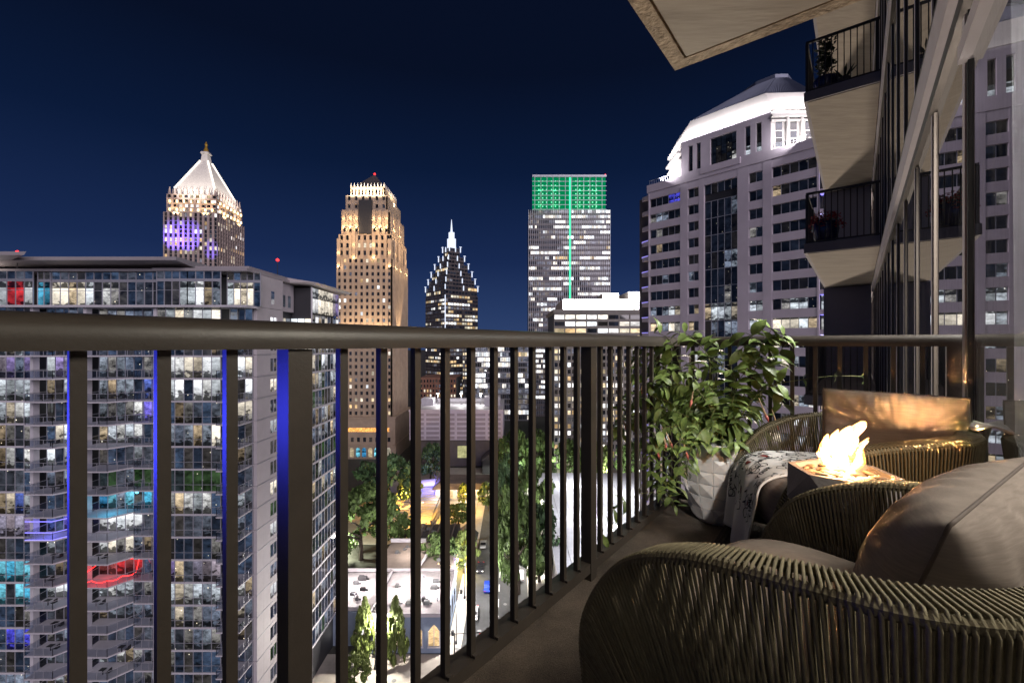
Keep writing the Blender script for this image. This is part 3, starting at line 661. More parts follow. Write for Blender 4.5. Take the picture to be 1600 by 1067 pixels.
def make_balcony(x0, x1, y0, y1, z, cut=0.0, neon=None, side='both'):
    pts = [(x0, y1), (x0, y0), (x1 - cut, y0), (x1, y0 + cut * 1.3 if cut else y0), (x1, y1)]
    if not cut: pts.pop(3)
    q = MB(); q.prism(list(pts), z - 0.17, z); b = q.build('balcony', M['slab_white'], cd)
    gq = MB(); rq = MB(); e = 0.06
    loop = [(x0 + e, y0 + e), (x1 - cut - e, y0 + e)] + ([(x1 - e, y0 + cut * 1.3 + e)] if cut else []) + [(x1 - e, y1 - 0.1)]
    if side == 'both': loop = [(x0 + e, y1 - 0.1)] + loop
    for a, c in zip(loop[:-1], loop[1:]):
        L = math.hypot(c[0] - a[0], c[1] - a[1]); n = max(1, int(round(L / 1.2)))
        for i in range(n):
            p = [a[0] + (c[0] - a[0]) * (i + .04) / n, a[1] + (c[1] - a[1]) * (i + .04) / n]; r = [a[0] + (c[0] - a[0]) * (i + .96) / n, a[1] + (c[1] - a[1]) * (i + .96) / n]
            gq.poly([(p[0], p[1], z + 0.08), (r[0], r[1], z + 0.08), (r[0], r[1], z + 1.0), (p[0], p[1], z + 1.0)])
        for i in range(n + 1):
            p = (a[0] + (c[0] - a[0]) * i / n, a[1] + (c[1] - a[1]) * i / n); rq.box(p[0] - .025, p[0] + .025, p[1] - .025, p[1] + .025, z, z + 1.06)
        rq.tube([(a[0], a[1], z + 1.06), (c[0], c[1], z + 1.06)], 0.035, 4)
    gq.build('guard_glass', M['guard_glass'], b); rq.build('guard_rail', M['mull_grey'], b)
    if rr.random() < 0.55:                      # table and chairs left outside
        f = MB(); fx = rr.uniform(x0 + .6, x1 - 1.2); fy = y0 + 0.75
        f.box(fx, fx + .7, fy, fy + .6, z + .68, z + .74); f.box(fx + .3, fx + .38, fy + .26, fy + .34, z, z + .68)
        f.box(fx + .95, fx + 1.45, fy, fy + .5, z + .40, z + .46); f.box(fx + 1.38, fx + 1.45, fy, fy + .5, z + .46, z + .9)
        f.build('furniture', M['dark_core'], b)
    if neon:
        nq = MB(); lp = [(x0 + .1, y0 + .02), (x1 - cut - .1, y0 + .02)] + ([(x1 - .1, y0 + cut * 1.3 + .02)] if cut else [(x1 - .02, y1 - .2)])
        pth = []
        if neon == 'led_red':
            for s in range(13):
                tt = s / 12 * (len(lp) - 1); i = min(int(tt), len(lp) - 2); f2 = tt - i
                pth.append((lp[i][0] + (lp[i + 1][0] - lp[i][0]) * f2, lp[i][1] + (lp[i + 1][1] - lp[i][1]) * f2, z + 0.72 + 0.16 * math.cos(s * PI * 0.66)))
            nq.tube(pth, 0.05, 5); nq.tube([(lp[0][0], y1 - 0.3, z + 2.3), (lp[-1][0], y1 - 0.3, z + 2.35)], 0.05, 5)
            nq.tube([(lp[0][0], lp[0][1], z + 1.1), (x0 + 1, y1 - .4, z + 2.2)], 0.05, 5); nq.tube([(lp[-1][0], lp[-1][1], z + 1.1), (x1 - .2, y1 - .4, z + 2.3)], 0.05, 5)
        else:
            for zz in (z + 0.06, z + 1.02, z + 2.5): nq.tube([(p[0], p[1], zz) for p in lp], 0.05, 5)
        nq.build('light_string', M[neon], b)
    return b
def recess_wall(x0, x1, y, z0, h, n, mood):
    w = (x1 - x0) / n
    for i in range(n):
        mm = mood if rr.random() < 0.8 else pick(P_APT)
        pane(x0 + w * i + 0.05, y, z0 + 0.05, w - 0.1, h - 0.1, mm); mul.box(x0 + w * i - 0.05, x0 + w * i + 0.05, y - 0.06, y + 0.05, z0, z0 + h)
    mul.box(x1 - 0.05, x1 + 0.05, y - 0.06, y + 0.05, z0, z0 + h)
moods = {(1, 'B'): 'w_purple', (1, 'A'): 'w_purple', (2, 'B'): 'w_room', (0, 'A'): 'w_room', (2, 'A'): 'w_room', (4, 'B'): 'w_bright', (5, 'B'): 'w_bright', (4, 'A'): 'w_mid', (8, 'B'): 'w_blue', (8, 'A'): 'w_purple',
         (11, 'B'): 'w_bright', (10, 'A'): 'w_cyan', (11, 'A'): 'w_cyan', (1, 'D'): 'w_mid', (4, 'D'): 'w_room', (3, 'D'): 'w_mid', (2, 'E'): 'w_blue', (3, 'E'): 'w_blue', (7, 'D'): 'w_cyan', (7, 'E'): 'w_cyan', (8, 'D'): 'w_bright', (6, 'D'): 'w_green', (6, 'E'): 'w_green',
         (10, 'D'): 'w_red', (1, 'F'): 'w_bright', (2, 'F'): 'w_bright', (0, 'F'): 'w_dark', (3, 'F'): 'w_mid', (4, 'F'): 'w_mid', (5, 'F'): 'w_dark', (6, 'F'): 'w_green', (7, 'F'): 'w_room', (8, 'F'): 'w_dark', (9, 'F'): 'w_dark', (10, 'F'): 'w_purple', (11, 'F'): 'w_room', (13, 'F'): 'w_mid',
         (1, 'H'): 'w_bright', (2, 'H'): 'w_bright', (3, 'H'): 'w_bright', (7, 'H'): 'w_room', (11, 'D'): 'w_room', (12, 'D'): 'w_mid'}
for idx, zs in enumerate(FK):
    k = idx - 1; h = 3.07 - 0.24; z = zs
    if z < ZG + 6: break
    low = k > 15
    # white slab edges of the flush bays
    for (xa, xb) in ((-76, X(52)), (X(243), X(345)), (X(108), X(135))):
        slabs = MB(); slabs.box(xa, xb, DF - 0.12, DF + 1, z - 0.24, z); slabs.build('slab_edge', M['slab_white'], cd)
    if k == -1: top_h = 6.3 - z - 0.3
    hh = (6.3 - z - 0.3) if k == -1 else h
    flush(-76, X(52), DF, z, hh, 9, apt_row(moods.get((k, 'A'))))
    flush(X(108), X(135), DF, z, hh, 2, apt_row())
    flush(X(245), X(345), DF, z, hh, 7, apt_row(moods.get((k, 'F'))))
    recess_wall(X(53), X(108), DF + 1.7, z, hh, 4, apt_row(moods.get((k, 'B'))))
    recess_wall(X(135), X(205), DF + 1.9, z, hh, 5, apt_row(moods.get((k, 'D'))))
    recess_wall(X(205), X(245), DF + 2.1, z, hh, 3, apt_row(moods.get((k, 'E'))))
    recess_wall(X(345), -36.4, DF + 2.0, z, hh, 3, apt_row(moods.get((k, 'H'))))
    if not low:
        make_balcony(X(53) + 0.1, X(108), DF - 1.3, DF + 1.7, z, cut=0.9, neon='led_blue' if k == 8 else None)
        make_balcony(X(135), X(205), DF - 1.5, DF + 1.9, z, cut=1.9, neon='led_red' if k == 10 else None)
        make_balcony(X(205) + 0.1, X(243), DF + 0.2, DF + 2.1, z)
        make_balcony(X(345) + 0.1, -36.3, DF - 1.2, DF + 2.0, z)
# vertical white blades between bays
for px in (52, 135, 244):
    q = MB(); q.box(X(px) - 0.22, X(px) + 0.22, DF - 0.22, DF + 0.6, ZG, 6.3); q.build('blade_wall', M['slab_white'], cd)
# right-hand flank: white panels with punched windows, recessed corner, then the curtain wall
XR = -35.8
for idx, zs in enumerate(FK):
    k = idx - 1; z = zs
    if z < ZG + 4: break
    hh = (6.3 - z) if k == -1 else 3.07
    for (y0, y1) in ((62.0, 63.7), (63.72, 65.45), (67.35, 69.0)):
        q = MB(); q.box(XR - 0.5, XR, y0, y1, z + 0.03, z + hh - 0.03); q.build('panel', M['white_panel'], cd)
    q = MB(); q.box(XR - 0.5, XR, 65.47, 67.33, z + 0.03, z + 0.55); q.build('panel', M['white_panel'], cd)
    q = MB(); q.box(XR - 0.5, XR, 65.47, 67.33, z + 2.45, z + hh - 0.03); q.build('panel', M['white_panel'], cd)
    pane(XR - 0.12, 65.5, z + 0.55, 1.8, 1.9, pick([('w_dark', .5), ('w_green', .15), ('w_mid', .15), ('w_bright', .2)]), PI / 2)
    mul.box(XR - 0.1, XR + 0.02, 66.35, 66.42, z + 0.55, z + 2.45)
    mul.box(XR - 0.08, XR + 0.06, 62.0, 66.0, z - 0.05, z + 0.02)
    # recessed balconies
    q = MB(); q.box(-37.0, XR + 0.3, 69.05, 73.7, z - 0.25, z); b = q.build('balcony', M['slab_white'], cd)
    q = MB(); q.poly([(XR + 0.25, 69.1, z + .08), (XR + 0.25, 73.6, z + .08), (XR + 0.25, 73.6, z + 1.0), (XR + 0.25, 69.1, z + 1.0)]); q.build('guard_glass', M['guard_glass'], b)
    for i in range(3): pane(-36.95, 69.2 + 1.5 * i, z + 0.05, 1.4, 2.6, apt_row(), PI / 2)
    # curtain wall
    XG = -33.5
    q = MB(); q.box(XG - 0.6, XG + 0.12, 73.8, 85.2, z - 0.32, z); q.build('slab_edge', M['slab_white'], cd)
    mood = apt_row('w_bright' if k < 2 else None)
    for i in range(9):
        y = 73.9 + 11.2 / 9 * i
        mm = mood if rr.random() < 0.5 else pick([('w_dark', .5), ('w_green', .22), ('w_mid', .16), ('w_room', .12)])
        pane(XG, y + .04, z, 11.2 / 9 - .08, hh - 0.32, mm, PI / 2)
        mul.box(XG - 0.05, XG + 0.06, y - .04, y + .04, z, z + hh - .32)
    for i in range(3): pane(-36.9 + 1.15 * i, 73.8, z + .05, 1.05, 2.65, mood if rr.random() < .6 else pick(P_APT))
    q = MB(); q.box(XG - 0.4, XG + 0.9, 85.25, 86.6, z - 0.25, z); b = q.build('balcony', M['slab_white'], cd)
    q = MB(); q.poly([(XG + .85, 85.3, z + .08), (XG + .85, 86.5, z + .08), (XG + .85, 86.5, z + 1), (XG + .85, 85.3, z + 1)]); q.poly([(XG, 85.3, z + .08), (XG + .85, 85.3, z + .08), (XG + .85, 85.3, z + 1), (XG, 85.3, z + 1)]); q.build('guard_glass', M['guard_glass'], b)
for (y0, y1) in ((73.78, 73.9), (85.1, 85.22)):
    q = MB(); q.box(XR + 2.2, XR + 2.42, y0, y1, ZG, 10.6); q.build('blade_wall', M['slab_white'], cd)
zl = [z for z in FK if z >= ZG + 6][-1]
q = MB(); q.box(-75.8, -39.8, DF + .3, 62.3, ZG, zl - .31); q.box(-39.75, -36.2, 61.9, 62.9, ZG, zl - .31); q.box(-75.9, -74.5, 62.4, 84, ZG, 10.6); q.build('lobby_wall', M['white_panel'], cd)
# penthouse storey 6.3 .. 10.9
q = MB(); q.box(-76, X(392), DF - 0.9, DF + 2, 6.0, 6.3); q.build('slab_edge', M['slab_white'], cd)
def pent(px0, px1, y, n, mats, z0=6.3, z1=9.55):
    x0, x1 = X(px0), X(px1); w = (x1 - x0) / n
    for i in range(n):
        pane(x0 + w * i + .04, y, z0, w - .08, z1 - z0, mats[i % len(mats)] if isinstance(mats, list) else mats)
        mul.box(x0 + w * i - .05, x0 + w * i + .05, y - .07, y + .05, z0, 10.95)
        pane(x0 + w * i + .04, y, 9.95, w - .08, 0.95, 'w_dark')
    mul.box(x1 - .05, x1 + .05, y - .07, y + .05, z0, 10.95)
    mul.box(x0, x1, y - .10, y + .05, 9.56, 9.94); mul.box(x0, x1, y - .05, y + .05, 8.35, 8.41)
pent(-70, 52, DF, 9, ['w_bright', 'w_bright', 'w_room', 'w_bright', 'w_room', 'w_bright', 'w_red', 'w_red', 'w_bright'])
pent(52, 72, DF + 0.6, 2, 'w_cyan'); pent(72, 245, DF + 0.8, 13, ['w_bright', 'w_bright', 'w_room', 'w_bright', 'w_bright', 'w_dark', 'w_room', 'w_mid', 'w_dark', 'w_dark', 'w_dark', 'w_dark', 'w_dark'])
pent(245, 293, DF, 4, ['w_dark', 'w_dark', 'w_dark', 'w_room']); pent(293, 345, DF, 4, ['w_room', 'w_bright', 'w_room', 'w_mid']); pent(345, 398, DF + 1.4, 5, ['w_room', 'w_bright', 'w_room', 'w_bright', 'w_dark'])
for (y0, y1) in ((62.0, 65.45), (65.47, 69.0)):
    q = MB(); q.box(XR - 0.5, XR, y0, y1, 6.33, 10.9); q.build('panel', M['white_panel'], cd)
q = MB(); q.box(-37.0, -36.5, 69.05, 73.8, 6.3, 10.8); q.build('panel', M['white_panel'], cd)
for yy in (65.6, 70.2, 71.9): pane(XR + 0.02 if yy < 69 else -36.48, yy, 7.0, 0.9, 1.9, 'w_dark', PI / 2)
for i in range(9): pane(-33.5, 73.95 + 11.2 / 9 * i, 6.3, 11.2 / 9 - .08, 4.2, 'w_bright' if i < 7 else 'w_purple', PI / 2)
# roofs: flat block, long eave on the left, higher lit eave, tilted eave on the right
q = MB(); q.box(X(240), XR - 0.05, DF - 0.25, 84, 10.95, 11.35); q.box(X(300), XR - 0.3, DF + .6, 80, 11.36, 11.75); q.build('roof', M['eave'], cd)
q = MB(); q.hexa([(-76, DF - 2.4, 12.0), (X(296), DF - 2.4, 12.0), (X(283), DF + 10, 10.96), (-76, DF + 10, 10.96), (-76, DF - 2.4, 12.45), (X(296), DF - 2.4, 12.45), (X(283), DF + 10, 12.6), (-76, DF + 10, 12.6)]); q.build('eave', M['eave'], cd)
q = MB(); q.box(-76, X(262), DF + .1, DF + 9, 10.97, 11.3); q.build('eave_frieze', M['eave'], cd)
q = MB(); q.hexa([(-76, DF - 4.2, 12.3), (X(40, DF - 4), DF - 4.2, 12.3), (X(52), DF - 2.6, 12.0), (-76, DF - 2.5, 11.2), (-76, DF - 4.2, 12.75), (X(44, DF - 4), DF - 4.2, 12.75), (X(60), DF - 2.6, 12.75), (-76, DF - 2.5, 12.9)]); q.build('eave', M['eave'], cd)
q = MB(); q.hexa([(-37.6, 70.4, 10.9), (-32.9, 73.2, 10.9), (-32.2, 87, 10.75), (-37.6, 87, 10.75), (-37.6, 70.2, 11.9), (-32.3, 73, 11.25), (-31.6, 87.3, 11.2), (-37.6, 87.3, 12.0)]); q.build('eave', M['eave'], cd)
light('eave_light', 'AREA', (-72.5, DF - 1.8, 10.2), 500, (1, .88, .8), aim=(-72.5, DF - 2.5, 13), size=5, size_y=.6)
for x, y, z in ((X(40), DF - 1, 13.3), (X(397), 66, 13.6)):
    q = MB(); q.tube([(x, y, z - 2.2), (x, y, z)], 0.05, 5); a = q.build('beacon_mast', M['dark_core'], cd)
    q = MB(); q.lathe([(0.02, -.2), (0.2, -.12), (0.22, .1), (0.05, .25)], (x, y, z), 10); q.build('beacon', M['led_red'], a)
mul.build('mullions', M['mull_grey'], cd, kind='stuff')
uq = {}
def unit_quad(mname):
    if mname not in uq:
        me = bpy.data.meshes.new('window'); me.from_pydata([(0, 0, 0), (1, 0, 0), (1, 0, 1), (0, 0, 1)], [], [(0, 1, 2, 3)]); me.materials.append(M[mname]); uq[mname] = me
    return uq[mname]
def seen(p): 
    d = p[1]; px = 800 + F * p[0] / d; py = HY + F * (ZC - p[2] - p[4] / 2) / d
    return -20 < px < 560 and 400 < py < 1080
panes.sort(key=lambda p: (not seen(p), -(p[3] * p[4] / p[1] ** 2) * (0.35 if p[6] else 1)))
for p in panes[:296]: inst('window', unit_quad(p[5]), cd, (p[0], p[1], p[2]), p[6], (p[3], 1, p[4]))
q = MB(); names = sorted({p[5] for p in panes})
for x, y, z, w, h, mm, yaw in panes[296:]:
    i = names.index(mm)
    if yaw: q.poly([(x, y, z), (x, y + w, z), (x, y + w, z + h), (x, y, z + h)], i)
    else: q.poly([(x, y, z), (x + w, y, z), (x + w, y, z + h), (x, y, z + h)], i)
q.build('windows', [M[n] for n in names], cd, kind='stuff')
light('blue_balcony_light', 'POINT', (X(80), DF - 0.3, FK[9] + 1.5), 120, (0.2, 0.2, 1), size=.2)
light('red_balcony_light', 'POINT', (X(165), DF - 0.2, FK[11] + 1.5), 90, (1, 0.05, 0.05), size=.2)
light('cyan_balcony_light', 'POINT', (X(175), DF - 0.2, FK[8] + 1.6), 120, (0.1, .7, 1), size=.2)
# ---- far towers ------------------------------------------------------------------------------------------
def stuff_pair(mw, mg, t, wall_mats, pane_mats=FAR, wn='wall', gn='windows'):
    a = mw.build(wn, wall_mats, t); b = mg.build(gn, pane_mats, t, kind='stuff'); return a, b
def shaft(t, pts, z0, z1, fh, cols, wallm, core_m, pier=.45, sp=.45, rec=.5, seeds=(1, 2), p=(.55, .2, .18, .07), faces=(0, 1), top=0.0, stick=.35, wall_name='wall', sp_in=.06):
    ci = inset(*pts, rec); q = MB(); q.prism(ci, z0, z1 - 0.02); q.build('core', core_m, t)
    mw, mg = MB(), MB()
    for n, f in enumerate(faces):
        ff, L = faceframe(pts[f], pts[(f + 1) % 4])
        facade(mw, mg, ff, L, z0, z1, fh, cols[n], pier, sp, rec, runs(seeds[n], p, stick), top=top, sp_in=sp_in)
    mw.build(wall_name, wallm, t, kind='stuff'); mg.build('windows', FAR, t, kind='stuff')
    q = MB(); q.prism(pts, z1 + 0.003, z1 + 0.5); q.build('parapet', wallm, t)

# pyramid-crowned tower
ang = math.radians(5); cx, cy = -313, 452
t1 = thing('pyramid_tower', (cx, cy, ZG), 'pink granite office tower crowned by a floodlit white pyramid with gold finial', 'skyscraper')
P = rect(cx, cy, 25, 25, ang)
fr1 = frame(cx, cy, ang)
shaft(t1, P, ZG, 128, 4.0, (11, 11), M['pink_stone'], M['dark_core'], pier=.46, sp=.10, rec=.9, p=(.72, .1, .12, .06))
P2 = rect(cx, cy, 23.2, 23.2, ang)
shaft(t1, P2, 128, 146, 4.5, (9, 9), M['pink_stone'], M['dark_core'], pier=.4, sp=.35, rec=.9, p=(.4, .1, .3, .2))
q = MB(); q.frustum(fr1, (-19, 19, -19, 19), 146, (-19, 19, -19, 19), 153); q.build('drum', M['copper'], t1)
q = MB(); q.frustum(fr1, (-18.5, 18.5, -18.5, 18.5), 153.01, (-3.2, 3.2, -3.2, 3.2), 187); q.build('pyramid_roof', M['copper'], t1)
q = MB(); q.frustum(fr1, (-3.4, 3.4, -3.4, 3.4), 187.01, (-2.6, 2.6, -2.6, 2.6), 195); q.frustum(fr1, (-3.8, 3.8, -3.8, 3.8), 195.01, (-3.2, 3.2, -3.2, 3.2), 197); q.build('lantern', M['copper'], t1)
q = MB(); q.lathe([(3.0, 197.02), (2.4, 199), (1.0, 203), (1.5, 205), (0.4, 208)], (cx, cy, 0), 12); q.build('finial', M['gold'], t1)
q = MB()
for sx_ in (-1, 1):
    for sy_ in (-1, 1):
        for k in range(22):
            f = k / 22; r = 18.5 - 15.3 * f; c = fr1(sx_ * r, sy_ * r, 153.5 + 34 * f); q.box(c[0] - .55, c[0] + .55, c[1] - .55, c[1] + .55, c[2], c[2] + 1.5)
q.build('glowing_crockets', emis('crocket_glow', (1, .93, .8), 2.2), t1, kind='stuff')  # roof crockets given a glow of their own to brighten the ridges
q = MB()
for i in range(-4, 5):
    for (a, b) in ((i * 5.2, -22), (22, i * 5.2), (-22, i * 5.2)):
        c = fr1(a, b, 0); q.hexa([(c[0] - .9, c[1] - .9, 146.5), (c[0] + .9, c[1] - .9, 146.5), (c[0] + .9, c[1] + .9, 146.5), (c[0] - .9, c[1] + .9, 146.5), (c[0] - .1, c[1] - .1, 154), (c[0] + .1, c[1] - .1, 154), (c[0] + .1, c[1] + .1, 154), (c[0] - .1, c[1] + .1, 154)])
q.build('pinnacles', M['pink_stone'], t1, kind='stuff')
q = MB()
for i in range(-3, 4):
    for (a, b) in ((i * 6.5, -24.3), (24.3, i * 6.5)):
        for zz in (138, 130):
            c = fr1(a, b, zz); q.box(c[0] - .5, c[0] + .5, c[1] - .5, c[1] + .5, zz, zz + 2.4)
q.build('lamps', M['lamp_warm'], t1, kind='stuff')
for a, b in ((-10, -45), (12, -45), (45, -12), (45, 12)):
    light('pyramid_floodlight', 'SPOT', fr1(a, b, 138), 6e4, (1, .93, .82), aim=fr1(a * .2, b * .2, 172), size=1, spot=80)
for a, b in ((27.5, -14), (27.5, 14), (-14, -27.5), (14, -27.5)):
    light('ledge_uplight', 'SPOT', fr1(a, b, 124), 26000, (1, .68, .34), aim=fr1(a * .88, b * .88, 144), size=.5, spot=95)
for u in (-14, -2): light('blue_wash', 'SPOT', fr1(u, -60, 78), 5.5e5, (.13, .08, 1), aim=fr1(u, -25, 104), size=1, spot=34)
light('blue_wash', 'SPOT', fr1(19, -60, 58), 2.6e5, (.13, .08, 1), aim=fr1(19, -25, 92), size=1, spot=18)
# uplit tan apartment-hotel tower
x0, x1, y0, y1 = -88.3, -60.3, 222, 256
t2 = thing('uplit_tower', (-74, 239, ZG), 'tan stone tower with glowing uplit columns and a dark pyramid roof', 'skyscraper')
R = lambda a: [(x0 + a, y0 + a), (x1 - a, y0 + a), (x1 - a, y1 - a), (x0 + a, y1 - a)]
shaft(t2, R(0), -36, 44, 3.35, (10, 12), M['tan_stone'], M['dark_core'], pier=.50, sp=.46, rec=.8, p=(.80, .05, .11, .04), stick=.2, sp_in=.4)
shaft(t2, R(.8), 44.51, 56, 3.35, (9, 11), M['tan_stone'], M['dark_core'], pier=.52, sp=.42, rec=.8, p=(.86, .02, .1, .02), sp_in=.5)
shaft(t2, R(1.8), 56.51, 68, 3.35, (8, 10), M['tan_stone'], M['dark_core'], pier=.55, sp=.42, rec=.8, p=(.9, .02, .06, .02), sp_in=.5)
shaft(t2, R(3.4), 68.51, 76.5, 4, (6, 8), M['tan_stone'], M['dark_core'], pier=.6, sp=.5, rec=.6, p=(1, 0, 0, 0))
q = MB(); q.box(-77.5, -71, y0 + 1.2, y0 + 3, 57, 74); q.build('arched_recess', M['dark_core'], t2)
shaft(t2, R(5.2), 77, 81.5, 4.5, (10, 12), M['tan_stone'], M['dark_core'], pier=.5, sp=.2, rec=.8, p=(1, 0, 0, 0), top=.8)
q = MB(); q.frustum(lambda u, v, z: (u, v, z), (x0 + 6, x1 - 6, y0 + 6, y1 - 6), 82.01, (-74.6, -74, 238.7, 239.3), 92.5); q.build('pyramid_roof', M['dark_roof'], t2)
q = MB()
for i in range(11):
    xx = x0 + 5.4 + i * 1.72; q.frustum(lambda u, v, z: (u, v, z), (xx - .35, xx + .35, y0 + 5.3, y0 + 6), 82.02, (xx - .05, xx + .05, y0 + 5.5, y0 + 5.6), 84.2)
    yy = y0 + 5.4 + i * 2.3; q.frustum(lambda u, v, z: (u, v, z), (x1 - 6, x1 - 5.3, yy - .35, yy + .35), 82.02, (x1 - 5.6, x1 - 5.5, yy - .05, yy + .05), 84.2)
q.build('pinnacles', M['copper'], t2, kind='stuff')
q = MB(); q.lathe([(.1, 92.5), (.5, 92.7), (.5, 93.4), (.1, 93.6)], (-74.3, 239, 0), 8); q.build('beacon', M['led_red'], t2)
# podium: cornice bands, arched shop windows, restaurant terrace
q = MB(); q.box(x0 - 2, x1 + 2, y0 - 1.5, y1, -49, -36.01); q.build('podium', M['tan_stone'], t2)
q = MB(); q.box(x0 - 2.5, x1 + 2.5, y0 - 2.2, y1, ZG, -49.01); q.build('base', M['tan_stone'], t2)
q = MB(); q.box(x0 - 2.4, x1 + 2.4, y0 - 2.0, y1, -36.0, -35.2); q.build('cornice', M['tan_stone'], t2)
for i in range(9):
    xx = x0 + 1.5 + i * 3.05
    q = MB(); q.poly([(xx, y0 - 2.26, -55), (xx + 2, y0 - 2.26, -55), (xx + 2, y0 - 2.26, -51.2), (xx + 1.5, y0 - 2.26, -50.4), (xx + .5, y0 - 2.26, -50.4), (xx, y0 - 2.26, -51.2)]); q.build('arched_window', M['w_cyan'] if i % 3 != 2 else M['w_far_warm'], t2)
    q = MB(); q.box(xx + .3, xx + 1.7, y0 - 1.56, y0 - 1.4, -47.6, -45.4); q.build('window', M['w_far_dark'], t2)
q = MB(); q.box(x0 + 1, x1 - 1, y0 - 1.6, y0 - 1.45, -42.6, -40.6); q.build('terrace_glow', glow_pane('terrace_glow', [(1, .45, .12)], 1.1, .9, (1.5, 1.5, 2.0), 0), t2)
UPL = [(x0 + 1.2, y0, 40, 14), (x0 + 8.6, y0 + .8, 44.6, 13), (x0 + 18.6, y0 + .8, 44.6, 13), (x1 - 1.2, y0, 40, 14), (x1, y0 + 5, 40, 14), (x1, y0 + 14, 40, 14), (x1, y0 + 27, 40, 14),
       (x0 + 3.2, y0 + 1.8, 60, 9), (x0 + 6.6, y0 + 1.8, 60, 9), (x0 + 9.6, y0 + 1.8, 60, 9), (x1 - 9.6, y0 + 1.8, 60, 9), (x1 - 6.6, y0 + 1.8, 60, 9), (x1 - 3.2, y0 + 1.8, 60, 9), (x1 - 1.8, y0 + 8, 60, 9), (x1 - 1.8, y0 + 20, 60, 9)]
for a in UPL:
    sd = a[0] > x1 - 1.9 and a[1] > y0 + 3
    q = MB(); q.box(a[0] - (.3 if sd else .8), a[0] + (.5 if sd else .8), a[1] - (.8 if sd else .5), a[1] + (.8 if sd else .3), a[2], a[2] + a[3]); q.build('pilaster', M['tan_stone'], t2)
    for zz in (a[2] + .1, a[2] + a[3] * .5):
        p_ = (a[0] + 1.5, a[1], zz) if sd else (a[0], a[1] - 1.5, zz)
        light('uplight', 'POINT', p_, 420 if zz < a[2] + 1 else 190, (1, .68, .36), size=.2)
q = MB()
for a in UPL:
    sd = a[0] > x1 - 1.9 and a[1] > y0 + 3; c = (a[0] + 1.0, a[1]) if sd else (a[0], a[1] - 1.0)
    q.box(c[0] - .2, c[0] + .2, c[1] - .2, c[1] + .2, a[2] - .5, a[2] - .1)
q.build('uplight_lamps', M['lamp_warm'], t2, kind='stuff')
for a in ((-83, y0 - 7, 56), (-66, y0 - 7, 56), (x1 + 7, y0 + 8, 55), (x1 + 7, y1 - 8, 55)): light('crown_fill', 'POINT', a, 3500, (1, .68, .38), size=.5)  # added lamps hanging in the air off the facade, warming the crown
light('cap_light', 'AREA', (-74.3, y0 + 1.6, 78), 5200, (1, .85, .62), aim=(-74.3, y0 + 6, 81), size=18, size_y=.5)
light('cap_light', 'AREA', (x1 - 1.6, 239, 78), 3500, (1, .85, .62), aim=(x1 - 6, 239, 81), size=.5, size_y=20)
light('base_uplight', 'SPOT', (-80, y0 - 4, 1), 26000, (1, .72, .42), aim=(-80, y0, 16), size=.6, spot=90)
light('base_uplight', 'SPOT', (-66, y0 - 4, 1), 30000, (1, .72, .42), aim=(-66, y0, 16), size=.6, spot=90)
light('corner_uplight', 'SPOT', (x1 + 5, y0 + 12, 2), 36000, (1, .72, .42), aim=(x1, y0 + 12, 26), size=.6, spot=60)

# stepped spire tower
ang = math.radians(40); cx, cy = -66, 482; fr3 = frame(cx, cy, ang)
t3 = thing('stepped_spire_tower', (cx, cy, ZG), 'dark stepped tower with white lit corner fins and a needle spire', 'skyscraper')
def sq(a): 
    p = rect(cx, cy, a, a, ang); return [p[3], p[0], p[1], p[2]]
zt = 52
shaft(t3, sq(20.5), ZG, zt, 4.0, (14, 12), M['dark_stone'], M['dark_core'], pier=.12, sp=.42, rec=.4, p=(.42, .16, .24, .18), stick=.72)
fin = MB(); lv = [(20.5, 52, 62), (18.4, 62, 70), (16.0, 70, 78), (13.2, 78, 86.5), (10.2, 86.5, 95), (7.0, 95, 105)]
for i, (a, za, zb) in enumerate(lv):
    shaft(t3, sq(a - .6), za, zb - .8, 4.0, (max(4, int(a * .6)), max(4, int(a * .5))), M['dark_stone'], M['dark_core'], pier=.12, sp=.38, rec=.3, seeds=(20 + i, 40 + i), p=(.75, .06, .15, .04), stick=.8)
    for (u, v) in [(-a, -a), (a, -a), (-a, a), (a * .1, -a), (-a, a * .1)]:
        fin.fbox(fr3, u - .4, u + .4, v - .4, v + .4, zb - 4.2, zb + 1.0)
    fin.fbox(fr3, a - 1.2, a + 1.2, -a - .8, -a + .5, zb + 1.5, zb + 2.0); fin.fbox(fr3, -a - .8, -a + .5, a - 1.2, a + 1.2, zb + 1.5, zb + 2.0)
fin.fbox(fr3, -20.9, -20.2, -20.9, -20.2, 12, 52); fin.build('lit_fins', M['floodlit_cool'], t3, kind='stuff')
q = MB()
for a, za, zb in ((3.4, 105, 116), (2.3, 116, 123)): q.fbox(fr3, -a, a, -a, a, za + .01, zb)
q.build('lantern', M['floodlit_cool'], t3)
q = MB(); q.tube([(cx, cy, 123), (cx, cy, 128), (cx, cy, 137)], [1.3, .9, .25], 8); q.build('spire', M['floodlit_cool'], t3)

